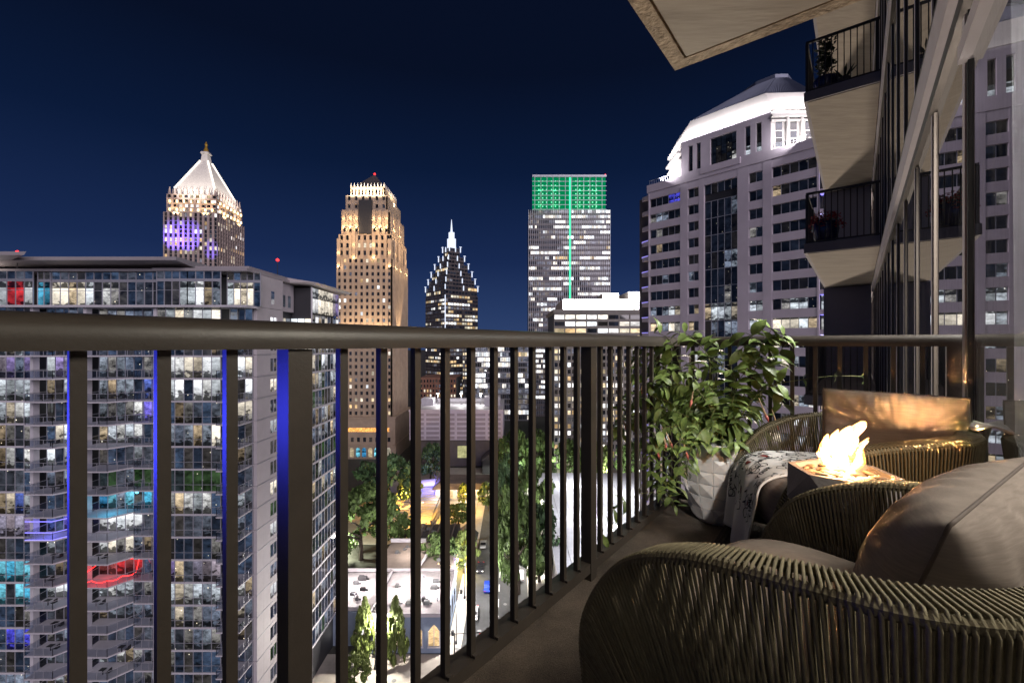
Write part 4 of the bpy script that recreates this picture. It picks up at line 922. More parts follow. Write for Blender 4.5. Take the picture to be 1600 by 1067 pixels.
# glass tower with the green crown
t4 = thing('green_crown_tower', (45, 365, ZG), 'tall glass office tower with a glowing green crown and one green line down its front', 'skyscraper')
x0, x1, y0, y1 = 13.2, 77.8, 350, 392
q = MB(); q.box(x0 + .6, x1 - .6, y0 + .6, y1, ZG, 107); q.build('core', M['dark_core'], t4)
mw, mg = MB(), MB(); ff, L = faceframe((x0, y0), (x1, y0))
nf = 40; facade(mw, mg, ff, L, ZG, 107.5, 4.05, 40, .0, .42, .6, runs(77, (.34, .26, .02, .38), .74), sp_mi=0)
mg.build('windows', FAR, t4, kind='stuff'); mw.build('spandrels', M['dark_stone'], t4, kind='stuff')
q = MB()
for i in range(41):
    xx = x0 + (x1 - x0) * i / 40; hgt = 107.5 if (i < 2 or i > 37 or i % 3) else 135
    q.box(xx - .16, xx + .16, y0 - .5, y0 + .1, ZG, hgt)
q.build('mullions', M['grey_fin'], t4, kind='stuff')
q = MB(); q.box(x0 + 3, x1 - 3, y0 + 3.0, y0 + 3.6, 107.6, 134); q.build('crown_wall', emis('green_glow_wall', (0.0, 0.42, 0.16), 0.55), t4)  # wall glows by itself, with the green put into its material
q = MB()
for k in range(8): q.box(x0 + 2.9, x1 - 2.9, y0 - .3, y0 + .1, 107.6 + k * 3.7, 108.0 + k * 3.7)
q.box(x0 + 2.9, x1 - 2.9, y0 - .3, y0 + 4, 134.02, 135.2); q.build('crown_frame', M['grey_fin'], t4, kind='stuff')
q = MB()
for g0 in (22.4, 32.6, 52.0, 62.2):
    for i in range(3 if True else 4):
        for j in range(7):
            xx = g0 + i * 3.1 - 1; zz = 110.5 + j * 3.35; q.box(xx - .45, xx + .45, y0 + 2.2, y0 + 2.6, zz, zz + .9)
q.build('crown_lamps', emis('green_lamp', (0.25, 1.0, 0.55), 1.3), t4, kind='stuff')
for k in range(4):
    for xx in (22, 34, 54, 66):
        if k % 2 == 0: light('crown_light', 'POINT', (xx, y0 - 3.0, 111 + k * 6.2), 900, (0.0, 1.0, 0.24), size=.6)
q = MB(); q.box(45.2, 46.5, y0 - .62, y0 - .51, 12, 133); q.build('green_line', M['led_green'], t4)
q = MB(); q.box(x1 - 4, x1 - 3.4, y0 + .5, y0 + 1, 135.25, 136); q.build('beacon', M['led_red'], t4)

# mid-rise with floodlit rooftop plant room
t5 = thing('midrise_office', (45, 222, ZG), 'grey precast office block with ribbon windows under a floodlit white plant room', 'office building')
x0, x1, y0, y1 = 19.5, 80, 205, 245
q = MB(); q.box(x0 + .5, x1 - .5, y0 + .5, y1, ZG, 15.4); q.build('core', M['dark_core'], t5)
mw, mg = MB(), MB(); ff, L = faceframe((x0, y0), (x1, y0))
facade(mw, mg, ff, L, 5.2, 15.6, 3.2, 12, .10, .38, .5, runs(9, (.22, .1, .3, .38), .45), top=.9)
facade(mw, mg, ff, L, ZG + 1, 5.2, 3.25, 30, .30, .38, .5, runs(15, (.5, .14, .2, .16), .5))
facade(mw, mg, *faceframe((x1, y0), (x1, y1)), 5.2, 15.6, 3.2, 8, .1, .38, .5, runs(8, (.4, .1, .3, .2), .4))
mw.build('wall', M['office_conc'], t5, kind='stuff'); mg.build('windows', FAR, t5, kind='stuff')
q = MB(); q.box(x0 - .3, x1 + .3, y0 - .3, y1, 15.61, 17.2); q.build('parapet', M['office_conc'], t5)
q = MB(); q.box(24, 60, y0 + 4, y1 - 4, 17.21, 22.3); q.build('plant_room', M['copper'], t5)
q = MB(); q.box(43, 50.5, y0 + 4.3, y0 + 16, 22.31, 25.2); q.build('stair_head', M['copper'], t5)
q = MB(); q.box(56.5, 64, y0 + 9, y1 - 6, 22.32, 26.5); q.build('plant_room', M['copper'], t5)
light('roof_floodlight', 'AREA', (42, y0 + .6, 17.8), 3.4e4, (1, .98, .95), aim=(42, y0 + 4, 20), size=34, size_y=.4)
light('roof_floodlight', 'AREA', (60, y0 + 1, 22.5), 9e3, (1, .98, .95), aim=(60, y0 + 9, 24.5), size=8, size_y=.4)
light('roof_floodlight', 'AREA', (47, y0 + 1.2, 22.4), 5e3, (1, .98, .95), aim=(47, y0 + 4, 24), size=6, size_y=.4)

# glass block below the railing and brick block
t6 = thing('glass_office_block', (-8, 345, ZG), 'bright glass office block showing between the bars below the green-crowned tower', 'office building')
q = MB(); q.box(-27, 12.6, 331, 365, ZG, 3); q.build('core', M['dark_core'], t6)
mw, mg = MB(), MB(); facade(mw, mg, *faceframe((-27.5, 330), (12.8, 330)), ZG, 4, 4.0, 26, .12, .22, .6, runs(31, (.25, .30, .05, .40), .82), top=1)
mw.build('wall', M['mull_grey'], t6, kind='stuff'); mg.build('windows', FAR, t6, kind='stuff')
t7 = thing('brick_block', (-52, 312, ZG), 'red brick block with rows of small windows at the foot of the stepped tower', 'office building')
q = MB(); q.box(-62, -38.5, 300.6, 330, ZG, -22.2); q.build('core', M['dark_core'], t7)
mw, mg = MB(), MB(); facade(mw, mg, *faceframe((-62.5, 300), (-38, 300)), ZG, -22, 3.4, 12, .5, .45, .6, runs(33, (.55, .1, .3, .05), .3), top=1)
mw.build('wall', M['brick'], t7, kind='stuff'); mg.build('windows', FAR, t7, kind='stuff')
q = MB(); q.box(-62.6, -37.9, 300, 330, -21.99, -21.4); q.build('parapet', M['brick'], t7)
# low distant blocks filling the skyline between the towers
for i, (xx, yy, w, dz, seed, lab) in enumerate(((-150, 300, 26, -6, 51, 'low lit slab block left of the tan tower, seen past the apartment tower edge'), (-36, 420, 22, -6, 52, 'pale slab block at the foot of the spire tower'), (120, 300, 40, -8, 54, 'low office block behind the plaza trees on the right'))):
    tt = thing('office_block', (xx, yy, ZG), lab, 'office building')
    q = MB(); q.box(xx - w / 2, xx + w / 2, yy + .6, yy + 24, ZG, dz - .1); q.build('core', M['dark_core'], tt)
    mw, mg = MB(), MB(); facade(mw, mg, *faceframe((xx - w / 2, yy), (xx + w / 2, yy)), ZG, dz, 3.8, int(w / 2), .3, .4, .6, runs(seed, (.4, .2, .25, .15), .5), top=1)
    mw.build('wall', M['office_conc'], tt, kind='stuff'); mg.build('windows', FAR, tt, kind='stuff')

# pale parking block with panelled front and lit roof deck
t8 = thing('panelled_block', (-25, 222, ZG), 'windowless pale block with a grid of recessed panels and a lit white roof deck', 'building')
q = MB(); q.box(-47.6, -4.2, 205.3, 250, -43.4, -30.2); q.build('wall', M['lavender'], t8)
q = MB(); q.box(-47.6, -4.2, 207, 250, ZG, -43.41); q.build('base', M['dark_stone'], t8)
um = MB(); um.box(0, 1, 0, 1, 0, 1); o = um.build('panel', M['lavender']); pm = o.data; bpy.data.objects.remove(o)
mg2 = mat('recessed_mauve_panel', (0.36, 0.30, 0.34), 0.8, var=.08, scale=.4)
pm.materials.clear(); pm.materials.append(mg2)
for i in range(6):
    for j in range(6):
        inst('panel', pm, t8, (-47 + i * 7.15, 205.22, -42.9 + j * 2.12), 0, (6.0, .12, 1.25))
for i in range(7):
    q = MB(); xx = -47.6 + i * 7.15; q.box(xx, xx + .35, 205.0, 205.29, -43.4, -30.2); q.build('pilaster', M['lavender'], t8)
q = MB(); q.box(-48, -4, 204.9, 205.6, -30.19, -29.3); q.build('parapet', M['lavender'], t8)
q = MB(); q.box(-47.6, -4.2, 205.7, 250, -30.19, -29.9); q.build('roof', M['slab_white'], t8)
q = MB(); q.box(-14, -6, 222, 232, -29.89, -25.5); q.build('stair_tower', M['slab_white'], t8)
q = MB(); q.box(-46, -40, 224, 232, -29.89, -26.5); q.build('stair_tower', M['slab_white'], t8)
q = MB(); q.box(-40, -14, 238, 242, -29.89, -28.2); q.build('ramp', M['slab_white'], t8)
for xx in (-38, -26, -16):
    q = MB(); q.tube([(xx, 226, -29.9), (xx, 226, -24.3)], .12, 6); a = q.build('lamp_post', M['grey_fin'], t8)
    q = MB(); q.box(xx - .7, xx + .7, 225.4, 226.6, -24.3, -24.0); q.build('lamp_head', M['lamp_white'], a)
    light('deck_light', 'POINT', (xx, 225.5, -24.9), 2600, (1, .98, .95), size=.4)
q = MB(); q.box(-25.5, -19.5, 206.7, 206.9, -52, -46.5); q.build('lit_opening', glow_pane('yellow_opening', [(.75, .72, .35)], .6, .4, (.3, .3, .3), 0), t8)

# ---- big precast hotel on the right ------------------------------------------------------------------------
HX, HYY = 0.3087 * 102.7, 102.7
ff, _ = faceframe((HX, HYY), (HX + .6857, HYY - .7279))       # u along the front (towards the camera), v outward
ht = thing('precast_hotel', (HX + 12, HYY + 4, ZG), 'large pale precast tower with ribbon windows and a floodlit white crown, behind the neighbouring balconies', 'building')
ZB = 34.6; FHT = 3.575; WH = 2.0
q = MB(); q.fbox(ff, 0.2, 33.2, -26, -0.62, ZG, 37.2); q.build('core', M['dark_core'], ht)
wl = MB(); hp = []
cols = [(0.3, 7.7, 5, 'wing'), (9.4, 11.8, 2, 'single'), (12.9, 19.6, 5, 'bay'), (21.7, 24.2, 2, 'single'), (25.8, 33.0, 5, 'wing')]
rr = random.Random(5)
rows = int((ZB - ZG) / FHT)
for r in range(rows):
    zt = ZB - r * FHT; zb = zt - WH
    # spandrel above the window row
    for (u0, u1, n, kd) in cols:
        if kd == 'bay' and 1 <= r: continue
        wl.fbox(ff, u0, u1, -0.6, -0.03 if kd == 'wing' else 0.0, zt, zt + FHT - WH)
    lit = r in (7, 8) or (r > 8 and rr.random() < .75)
    for (u0, u1, n, kd) in cols:
        if kd == 'bay' and r == 0: pass
        w = (u1 - u0) / n
        for i in range(n):
            mm = 'w_hotel' if rr.random() < .95 else 'w_mid'
            if lit: mm = rr.choice(['w_room', 'w_bright', 'w_room', 'w_mid', 'w_hotel'] if kd != 'bay' else ['w_hotel', 'w_hotel', 'w_hotel', 'w_mid'])
            if r == 8 and kd != 'bay' and u0 > 20: mm = rr.choice(['w_bright', 'w_room'])
            if r == 7 and kd == 'bay': mm = 'w_room'
            if r == 4 and kd == 'bay' and i in (3, 4): mm = 'w_mid'
            if r == 0 and u0 < 1 and i in (3, 4): mm = 'w_blue'
            if r == 1 and u0 < 1 and i in (0, 1, 2): mm = 'w_mid'
            z0_, h_ = zb, WH
            if kd == 'bay' and r > 0: h_ = FHT - .1; z0_ = zt - FHT + .05
            hp.append((u0 + w * i + .06, z0_ + .03, w - .12, h_ - .06, mm))
            wl.fbox(ff, u0 + w * i - .05, u0 + w * i + .05, -.6, -.42, z0_, z0_ + h_, 1)
        if kd == 'bay' and r > 0: wl.fbox(ff, u0, u1, -.58, -.43, zt - .06, zt + .05, 1)
for (u0, u1) in ((0, .3), (7.7, 9.4), (11.8, 12.9), (19.6, 21.7), (24.2, 25.8), (33.0, 33.3)):
    wl.fbox(ff, u0, u1, -.6, 0.05, ZG, 37.6)
wl.build('wall_grid', [M['lavender'], M['mull_grey']], ht, kind='stuff')
q = MB(); q.fbox(ff, -.3, 33.5, -.7, .15, 36.2, 37.9); q.build('cornice', M['lavender'], ht)
q = MB(); q.fbox(ff, 12.3, 20.2, -.5, .35, 37.0, 38.3); q.build('cornice', M['lavender'], ht)
yaw = math.atan2(-.7279, .6857)
for (u, z, w, h, mm) in hp: inst('window', unit_quad(mm), ht, ff(u, -.5, z), yaw, (w, 1, h))
# panel joints in the piers
# left return with purple-lit balconies, right chamfer with purple soffits
q = MB(); q.fbox(ff, -3.2, 0.0, -20, -1.6, ZG, 35.6); q.build('return_wall', M['dark_stone'], ht)
for r in range(rows + 1):
    z = ZB + 1.2 - r * FHT
    q = MB(); q.prism([ff(0, -.2, 0)[:2], ff(-2.0, -.9, 0)[:2], ff(-3.4, -2.8, 0)[:2], ff(-3.4, -9, 0)[:2], ff(0, -9, 0)[:2]], z - .9, z); b = q.build('balcony', M['lavender'], ht)
    if r > 2:
        q = MB(); q.prism([ff(-.1, -.12, 0)[:2], ff(-2.05, -.8, 0)[:2], ff(-3.5, -2.75, 0)[:2], ff(-3.3, -2.9, 0)[:2], ff(-1.9, -1.0, 0)[:2]], z + .02, z + .2); q.build('light_strip', emis('violet_strip', (.38, .33, 1.0), .9) if 'vs_' not in M else M['vs_'], b)
    q = MB(); q.fbox(ff, 33.35, 34.9, -2.2, -.35, z - .9, z); b = q.build('soffit_band', M['lavender'], ht)
    if r > 0:
        q = MB(); q.fbox(ff, 33.45, 35.0, -1.2, -.30, z - .98, z - .905); q.build('light_strip', M['led_blue'] if r % 3 else emis('violet_led', (.55, .5, 1), 3), b)
    hp2 = 'w_hotel' if r < 7 else 'w_room'
    inst('window', unit_quad(hp2), ht, ff(33.4, -1.4, z - FHT + .1), yaw, (1.4, 1, FHT - 1.1))
# central crown block
q = MB(); q.fbox(ff, 8.0, 25.6, -14, -0.62, 37.91, 45.3); q.build('crown_core', M['dark_core'], ht)
wl = MB(); za, zb = 37.92, 45.5
op = [(9.5, 10.5), (11.3, 12.2), (14.2, 19.4), (21.0, 22.0), (23.0, 24.0)]
e = 7.9
for (a, b) in op + [(25.6, 25.6)]:
    wl.fbox(ff, e, a, -.6, 0, za, zb); e = b
for (a, b) in op: wl.fbox(ff, a, b, -.6, -.01, zb - 1.5, zb); wl.fbox(ff, a, b, -.6, -.01, za, za + .5)
wl.build('crown_wall', M['lavender'], ht, kind='stuff')
for (a, b) in op:
    n = 5 if b - a > 3 else 1; w = (b - a) / n
    for i in range(n):
        for k in range(3):
            zz = za + .5 + k * (zb - za - 2) / 3
            mm = 'w_hotel' if not (k == 0 and (a > 20 or i > 3)) else 'w_room'
            inst('window', unit_quad(mm), ht, ff(a + w * i + .04, -.5, zz + .03), yaw, (w - .08, 1, (zb - za - 2) / 3 - .06))
# chamfered sides of the crown (right: columns and tall windows, left: cornices)
q = MB(); q.prism([ff(25.62, -.05, 0)[:2], ff(32.4, -6.8, 0)[:2], ff(32.4, -14, 0)[:2], ff(25.62, -14, 0)[:2]][::-1], 37.93, 45.4); q.build('crown_side', M['copper'], ht)
cf, cl = faceframe(ff(25.62, -.03, 0)[:2], ff(32.4, -6.78, 0)[:2])
for i, a in enumerate((.9, 3.6, 6.4)):
    for (zz, hh, mm) in ((38.6, 1.6, 'w_mid'), (40.3, 1.2, 'w_dark'), (41.7, 1.9, 'w_dark')):
        q = MB(); q.poly([cf(a, .05, zz), cf(a + 1.2, .05, zz), cf(a + 1.2, .05, zz + hh), cf(a, .05, zz + hh)]); q.build('window', M[mm], ht)
    q = MB(); c = cf(a + 2.0, .35, 0); q.lathe([(.34, 37.95), (.30, 44)], (c[0], c[1], 0), 12); q.build('column', M['copper'], ht)
q = MB(); q.fbox(cf, -.1, cl, .06, .7, 44.05, 44.6); q.fbox(cf, -.1, cl, .06, .45, 43.3, 43.6); q.build('cornice', M['copper'], ht)
q = MB(); q.prism([ff(1.6, -6.8, 0)[:2], ff(7.88, -.05, 0)[:2], ff(7.88, -14, 0)[:2], ff(1.6, -14, 0)[:2]], 37.93, 44.2); q.build('crown_side', M['copper'], ht)
lf, ll = faceframe(ff(1.6, -6.8, 0)[:2], ff(7.88, -.05, 0)[:2])
q = MB(); q.fbox(lf, 0, ll, .05, .8, 43.0, 43.5); q.fbox(lf, 0, ll, .05, .5, 41.6, 41.9); q.build('cornice', M['copper'], ht)
# roof: lit lower slope, ribbed upper slope
def oct_(i): return [ff(a, b, 0)[:2] for a, b in ((7.9 + i, -.0 - i), (25.6 - i, -.0 - i), (32.4 - i, -6.8 - i * .42), (32.4 - i, -20), (1.6 + i, -20), (1.6 + i, -6.8 - i * .42))]
FT = lambda L: [ff(a, b, 0)[:2] for a, b in L]
eave_ = [(7.6, .25), (25.9, .25), (32.8, -6.7), (32.8, -34), (1.2, -34), (1.2, -6.7)]
knee_ = [(9.3, -1.6), (24.2, -1.6), (31.0, -8.2), (31.0, -32), (3.0, -32), (3.0, -8.2)]
peak_ = [(17.5, -17), (21.5, -17), (23.5, -19), (23.5, -24), (14, -24), (14, -19)]
q = MB(); q.prism(FT(eave_), 45.51, 50.0, top=FT(knee_)); q.build('lit_roof', M['copper'], ht)
q = MB(); q.prism(FT(knee_), 50.01, 60.5, top=FT(peak_)); q.build('ribbed_roof', M['ribbed'], ht)
q = MB(); q.prism(FT(peak_), 60.52, 61.4); q.build('roof_ridge', M['ribbed'], ht)
q = MB()
base, top_ = FT(knee_), FT(peak_)
for k in range(3):
    pa, pb, ta, tb = Vector((*base[k], 50.05)), Vector((*base[k + 1], 50.05)), Vector((*top_[k], 60.5)), Vector((*top_[k + 1], 60.5))
    for i in range(1, 24):
        f = i / 24; q.tube([pa.lerp(pb, f), ta.lerp(tb, f)], .13, 4, cap=False)
q.build('roof_ribs', M['ribbed'], ht, kind='stuff')
def hl(u0, v0, z0, u1, v1, z1, e, sz=10, sy=.4): light('crown_floodlight', 'AREA', ff(u0, v0, z0), e, (1, .97, 1), aim=ff(u1, v1, z1), size=sz, size_y=sy)
hl(16.8, .9, 45.6, 16.8, -.6, 48.6, 3000, 18, .3)
hl(30.2, -2.6, 45.7, 28.6, -4.4, 48.4, 1700, 9, .3)
hl(31.8, -1.0, 38.4, 28.6, -4.0, 42.0, 1500, 9, .5)
hl(2.2, -1.0, 38.4, 5.0, -4.0, 42.0, 1700, 9, .5)
hl(3.2, -2.4, 45.0, 5.2, -4.4, 48.0, 1300, 8, .3)
q = MB()
for i in range(13): q.tube([ff(26 + i * .55, -.3, 37.9), ff(26 + i * .55, -.3, 39.0)], .04, 4)
q.tube([ff(25.8, -.3, 39), ff(33, -.3, 39)], .05, 4); q.tube([ff(25.8, -.3, 38.5), ff(33, -.3, 38.5)], .03, 4)
for i in range(13): q.tube([ff(.2 + i * .55, -.3, 37.9), ff(.2 + i * .55, -.3, 39.0)], .04, 4)
q.tube([ff(0, -.3, 39), ff(7, -.3, 39)], .05, 4); q.build('terrace_rail', M['grey_fin'], ht, kind='stuff')
# ------------------------------------------------------------------ street level: roads, roofs, trees, lamps
def sheet(name, pts, z, ma, kind='structure'):
    q = MB(); q.poly([(p[0], p[1], z) for p in pts]); return q.build(name, ma, kind=kind)
def raised(name, pts, z0, z1, ma):
    q = MB(); q.prism(pts, z0, z1); return q.build(name, ma, kind='structure')
def rc(x0, x1, y0, y1): return [(x0, y0), (x1, y0), (x1, y1), (x0, y1)]
# a street running away from the camera, a cross street at its near end
sheet('road', rc(-9.5, 3.5, 40, 330), ZG + 0.004, M['asphalt'])
sheet('road', rc(-120, -9.5, 62, 72.5), ZG + 0.005, M['asphalt'])
raised('pavement', rc(-12.2, -9.6, 79, 200), ZG, ZG + 0.13, M['pave'])
raised('pavement', rc(3.6, 8, 40, 200), ZG, ZG + 0.13, M['pave'])
raised('pavement', rc(-60, -9.6, 72.6, 81.2), ZG, ZG + 0.13, M['pave'])
raised('plaza', rc(-60, -12.3, 126, 204), ZG, ZG + 0.14, M['pave'])
raised('plaza', rc(8.1, 90, 166, 204), ZG, ZG + 0.14, M['pave'])
for y in range(84, 200, 6):
    sheet('lane_marking', rc(-3.1, -2.9, y, y + 3), ZG + 0.008, M['paint'])
sheet('lane_marking', rc(-60, -9.6, 67.1, 67.25), ZG + 0.009, M['paint_yellow'])
for k in range(7): sheet('crossing_marking', rc(-9 + k * 1.7, -8.2 + k * 1.7, 73, 76), ZG + 0.008, M['paint'])
# orange-lit garden steps on the plaza
gs = thing('garden_steps', (-34, 160, ZG), 'broad garden steps glowing orange under a sodium lamp', 'steps')
for k in range(12):
    q = MB(); q.box(-44.5 + k * .35, -26.5, 146 + k * 2.4, 148.3 + k * 2.4, ZG + .15, ZG + .35 + k * .16); q.build('tread', M['pave'], gs)
q = MB(); q.hexa([(-25.9, 140, ZG + .15), (-25.2, 140, ZG + .15), (-23.2, 176, ZG + .15), (-23.9, 176, ZG + .15), (-25.9, 140, ZG + 1.2), (-25.2, 140, ZG + 1.2), (-23.2, 176, ZG + 3.2), (-23.9, 176, ZG + 3.2)]); q.build('side_wall', M['roof_brown'], gs)
# flat-roofed shop row in the foreground
def roof_clutter(t, x0, x1, y0, y1, z, n, seed, boxname='roof_unit'):
    r_ = random.Random(seed)
    for i in range(n):
        x, y = r_.uniform(x0 + 1, x1 - 2.5), r_.uniform(y0 + 1, y1 - 2); w, d, h = r_.uniform(.4, 1.5), r_.uniform(.4, 1.1), r_.uniform(.3, .8)
        q = MB(); q.box(x, x + w, y, y + d, z, z + h); q.box(x + .1, x + w - .1, y + .1, y + d - .1, z + h, z + h + .12); q.box(x + w, x + w + .5, y + d * .4, y + d * .6, z, z + h * .5)
        q.build(boxname, M['unit'] if r_.random() < .75 else M['dark_roof'], t)
    for i in range(n // 2):
        x, y = r_.uniform(x0 + 1, x1 - 1), r_.uniform(y0 + 1, y1 - 1); q = MB(); q.tube([(x, y, z), (x, y, z + r_.uniform(.5, 1.1))], .14, 6); q.build('vent_pipe', M['grey_fin'], t)
sh = thing('corner_shop_row', (-24, 90, ZG), 'flat-roofed blue-grey shop row with arched windows and white roof at the street corner', 'building')
q = MB(); q.box(-26.4, -12.4, 81.6, 98, ZG, -49.3); q.build('wall', M['blue_wall'], sh)
q = MB(); q.box(-38.6, -26.45, 83.6, 98, ZG, -49.6); q.build('wall', M['blue_wall'], sh)
q = MB(); q.box(-26.1, -12.7, 81.9, 97.7, -49.29, -49.1); q.build('roof', M['roof_white'], sh)
q = MB(); q.box(-38.3, -26.7, 84.0, 97.7, -49.59, -49.4); q.build('roof', M['roof_white'], sh)
for (a, b, c, d) in ((-26.4, -12.4, 81.5, 81.88), (-12.68, -12.3, 81.9, 98), (-38.6, -12.7, 97.72, 98.1), (-38.6, -26.5, 83.5, 83.9), (-26.69, -26.3, 81.9, 97.6)):
    q = MB(); q.box(a, b, c, d, -49.28, -48.6); q.build('parapet', M['white_panel'], sh)
roof_clutter(sh, -38, -27.5, 85, 97, -49.39, 9, 3); roof_clutter(sh, -25.5, -13.5, 83, 97, -49.09, 9, 4)
for i, xx in enumerate((-25.0, -21.8, -18.6, -15.4)):
    q = MB(); q.poly([(xx, 81.56, -54.6), (xx + 2, 81.56, -54.6), (xx + 2, 81.56, -51.9), (xx + 1.5, 81.56, -51.2), (xx + 1.0, 81.56, -50.7), (xx + .5, 81.56, -51.2), (xx, 81.56, -51.9)]); w = q.build('arched_window', M['w_far_warm'], sh)
    q = MB(); q.box(xx - .15, xx, 81.4, 81.59, -54.7, -51.8); q.box(xx + 2, xx + 2.15, 81.4, 81.59, -54.7, -51.8); q.box(xx + .95, xx + 1.05, 81.42, 81.55, -54.6, -50.8); q.box(xx - .2, xx + 2.2, 81.35, 81.59, -54.9, -54.7); q.build('frame', M['slab_white'], w)
for i, xx in enumerate((-37, -33, -29)):
    q = MB(); q.box(xx, xx + 1.3, 83.5, 83.58, -54.2, -51.6); w = q.build('window', M['w_far_white'], sh)
    q = MB(); q.box(xx - .15, xx + 1.45, 83.45, 83.56, -51.58, -51.3); q.build('lintel', M['dark_core'], w)
for i, yy in enumerate((84, 87.5, 91, 94.5)):
    q = MB(); q.box(-12.41, -12.34, yy, yy + 1.6, -54.6, -51.4); q.build('window', M['w_far_dark'] if i % 2 else M['w_far_mid'], sh)
br = thing('brown_roof_building', (-21, 106, ZG), 'low building with a brown roof and white parapet line behind the shop row', 'building')
q = MB(); q.box(-31, -13.5, 99, 113, ZG, -49.8); q.build('wall', M['roof_brown'], br)
q = MB(); q.box(-30.8, -13.7, 99.2, 112.8, -49.79, -49.5); q.build('roof', M['roof_brown'], br)
q = MB(); q.box(-31, -22, 112.9, 113.4, -49.8, -48.7); q.build('parapet', M['slab_white'], br)
q = MB(); q.hexa([(-21.2, 99.4, -49.49), (-20.9, 99.4, -49.49), (-19.4, 112, -49.49), (-19.7, 112, -49.49), (-21.2, 99.4, -48.9), (-20.9, 99.4, -48.9), (-19.4, 112, -48.9), (-19.7, 112, -48.9)]); q.build('ridge', M['slab_white'], br)
roof_clutter(br, -30, -15, 100, 112, -49.49, 5, 8)
dk = thing('timber_deck_building', (-22, 122, ZG), 'dark roof terrace building with timber beams and white vent stacks', 'building')
q = MB(); q.box(-27.5, -15, 116, 128, ZG, -51); q.build('wall', M['dark_roof'], dk)
for k in range(6): q = MB(); q.box(-27 + k * 2.1, -26.7 + k * 2.1, 116.3, 127.5, -50.99, -50.4); q.build('beam', M['roof_brown'], dk)
roof_clutter(dk, -27, -16, 117, 127, -50.98, 4, 12)
gh = thing('gabled_house', (-13, 121, ZG), 'small grey house with hipped gable roof among the street trees', 'house')
q = MB(); q.box(-15.2, -9.9, 116, 124, ZG, -52); q.build('wall', M['roof_brown'], gh)
q = MB(); q.v += [(-15.8, 115.4, -52), (-9.4, 115.4, -52), (-9.4, 124.6, -52), (-15.8, 124.6, -52), (-12.6, 117.5, -49.2), (-12.6, 124.6, -49.2)]; q.f += [(0, 1, 4), (1, 2, 5, 4), (2, 3, 5), (3, 0, 4, 5), (3, 2, 1, 0)]; q.m += [0] * 5; q.build('roof', M['unit'], gh)
# white restaurant with lit terrace
rs = thing('restaurant', (-15, 164, ZG), 'white restaurant with brown roof and rows of terrace lights', 'restaurant')
q = MB(); q.box(-28, -6, 162, 174, ZG, -51.5); q.build('wall', M['slab_white'], rs)
q = MB(); q.hexa([(-29, 159.5, -51.49), (-5, 159.5, -51.49), (-5, 175, -51.49), (-29, 175, -51.49), (-27, 162, -49.9), (-7, 162, -49.9), (-7, 173, -49.9), (-27, 173, -49.9)]); q.build('roof', M['roof_brown'], rs)
for zz, x0_, x1_ in ((-51.7, -20, -8), (-53.2, -20, -14)):
    q = MB()
    for i in range(12): x = x0_ + (x1_ - x0_) * i / 11; q.lathe([(.05, -.14), (.16, 0), (.05, .14)], (x, 159.6, zz), 6)
    q.build('string_lights', M['lamp_warm'], rs, kind='stuff')
for i, xx in enumerate((-26.5, -23.5, -12, -9)): q = MB(); q.box(xx, xx + 1.8, 161.9, 161.97, -55.4, -52.6); q.build('window', M['w_far_warm'] if i % 2 else M['w_far_mid'], rs)
q = MB(); q.box(-20, -14.5, 161.9, 161.97, -55.6, -52.2); q.build('door', M['w_far_warm'], rs)
light('terrace_light', 'POINT', (-16.5, 158.6, -52.4), 2600, (1, .8, .58), size=.4); light('terrace_light', 'POINT', (-26, 158.6, -52), 1500, (1, .9, .75), size=.4)
dh = thing('dark_gable_house', (-7, 200, ZG), 'dark gabled house with one white lit attic window beside the pale block', 'house')
q = MB(); q.box(-13, -2.5, 194, 203, ZG, -50); q.build('wall', M['dark_roof'], dh)
q = MB(); q.prism([(0, 0), (1, 0), (1, 1), (0, 1)], 0, 1); q = MB(); q.v += [(-13.6, 193.4, -50), (-1.9, 193.4, -50), (-1.9, 203.6, -50), (-13.6, 203.6, -50), (-7.7, 193.4, -45.2), (-7.7, 203.6, -45.2)]; q.f += [(0, 1, 4), (1, 2, 5, 4), (2, 3, 5), (3, 0, 4, 5), (3, 2, 1, 0)]; q.m += [0] * 5; q.build('roof', M['dark_roof'], dh)
q = MB(); q.box(-8.5, -6.9, 193.28, 193.38, -49, -47.3); q.build('window', M['w_far_white'], dh)
mt = thing('marquee_tent', (-34, 172, ZG), 'white marquee canopy glowing blue at its edge on the plaza', 'tent')
q = MB(); q.grid(lambda u, v: (-38.5 + 9 * u, 170 + 6 * v, ZG + 2.6 + 1.9 * (1 - abs(2 * v - 1)) * (0.55 + .45 * u)), 8, 4); q.build('canopy', M['cloth_white'], mt, smooth=True)
for a in (-38.3, -29.7):
    for b in (170.2, 175.8): q = MB(); q.tube([(a, b, ZG + .14), (a, b, ZG + 2.7)], .08, 5); q.build('pole', M['grey_fin'], mt)
light('tent_light', 'POINT', (-32, 168, ZG + 5.5), 2400, (.28, .25, 1), size=.4); light('tent_light', 'POINT', (-35, 172, ZG + 2), 900, (.8, .85, 1), size=.3)
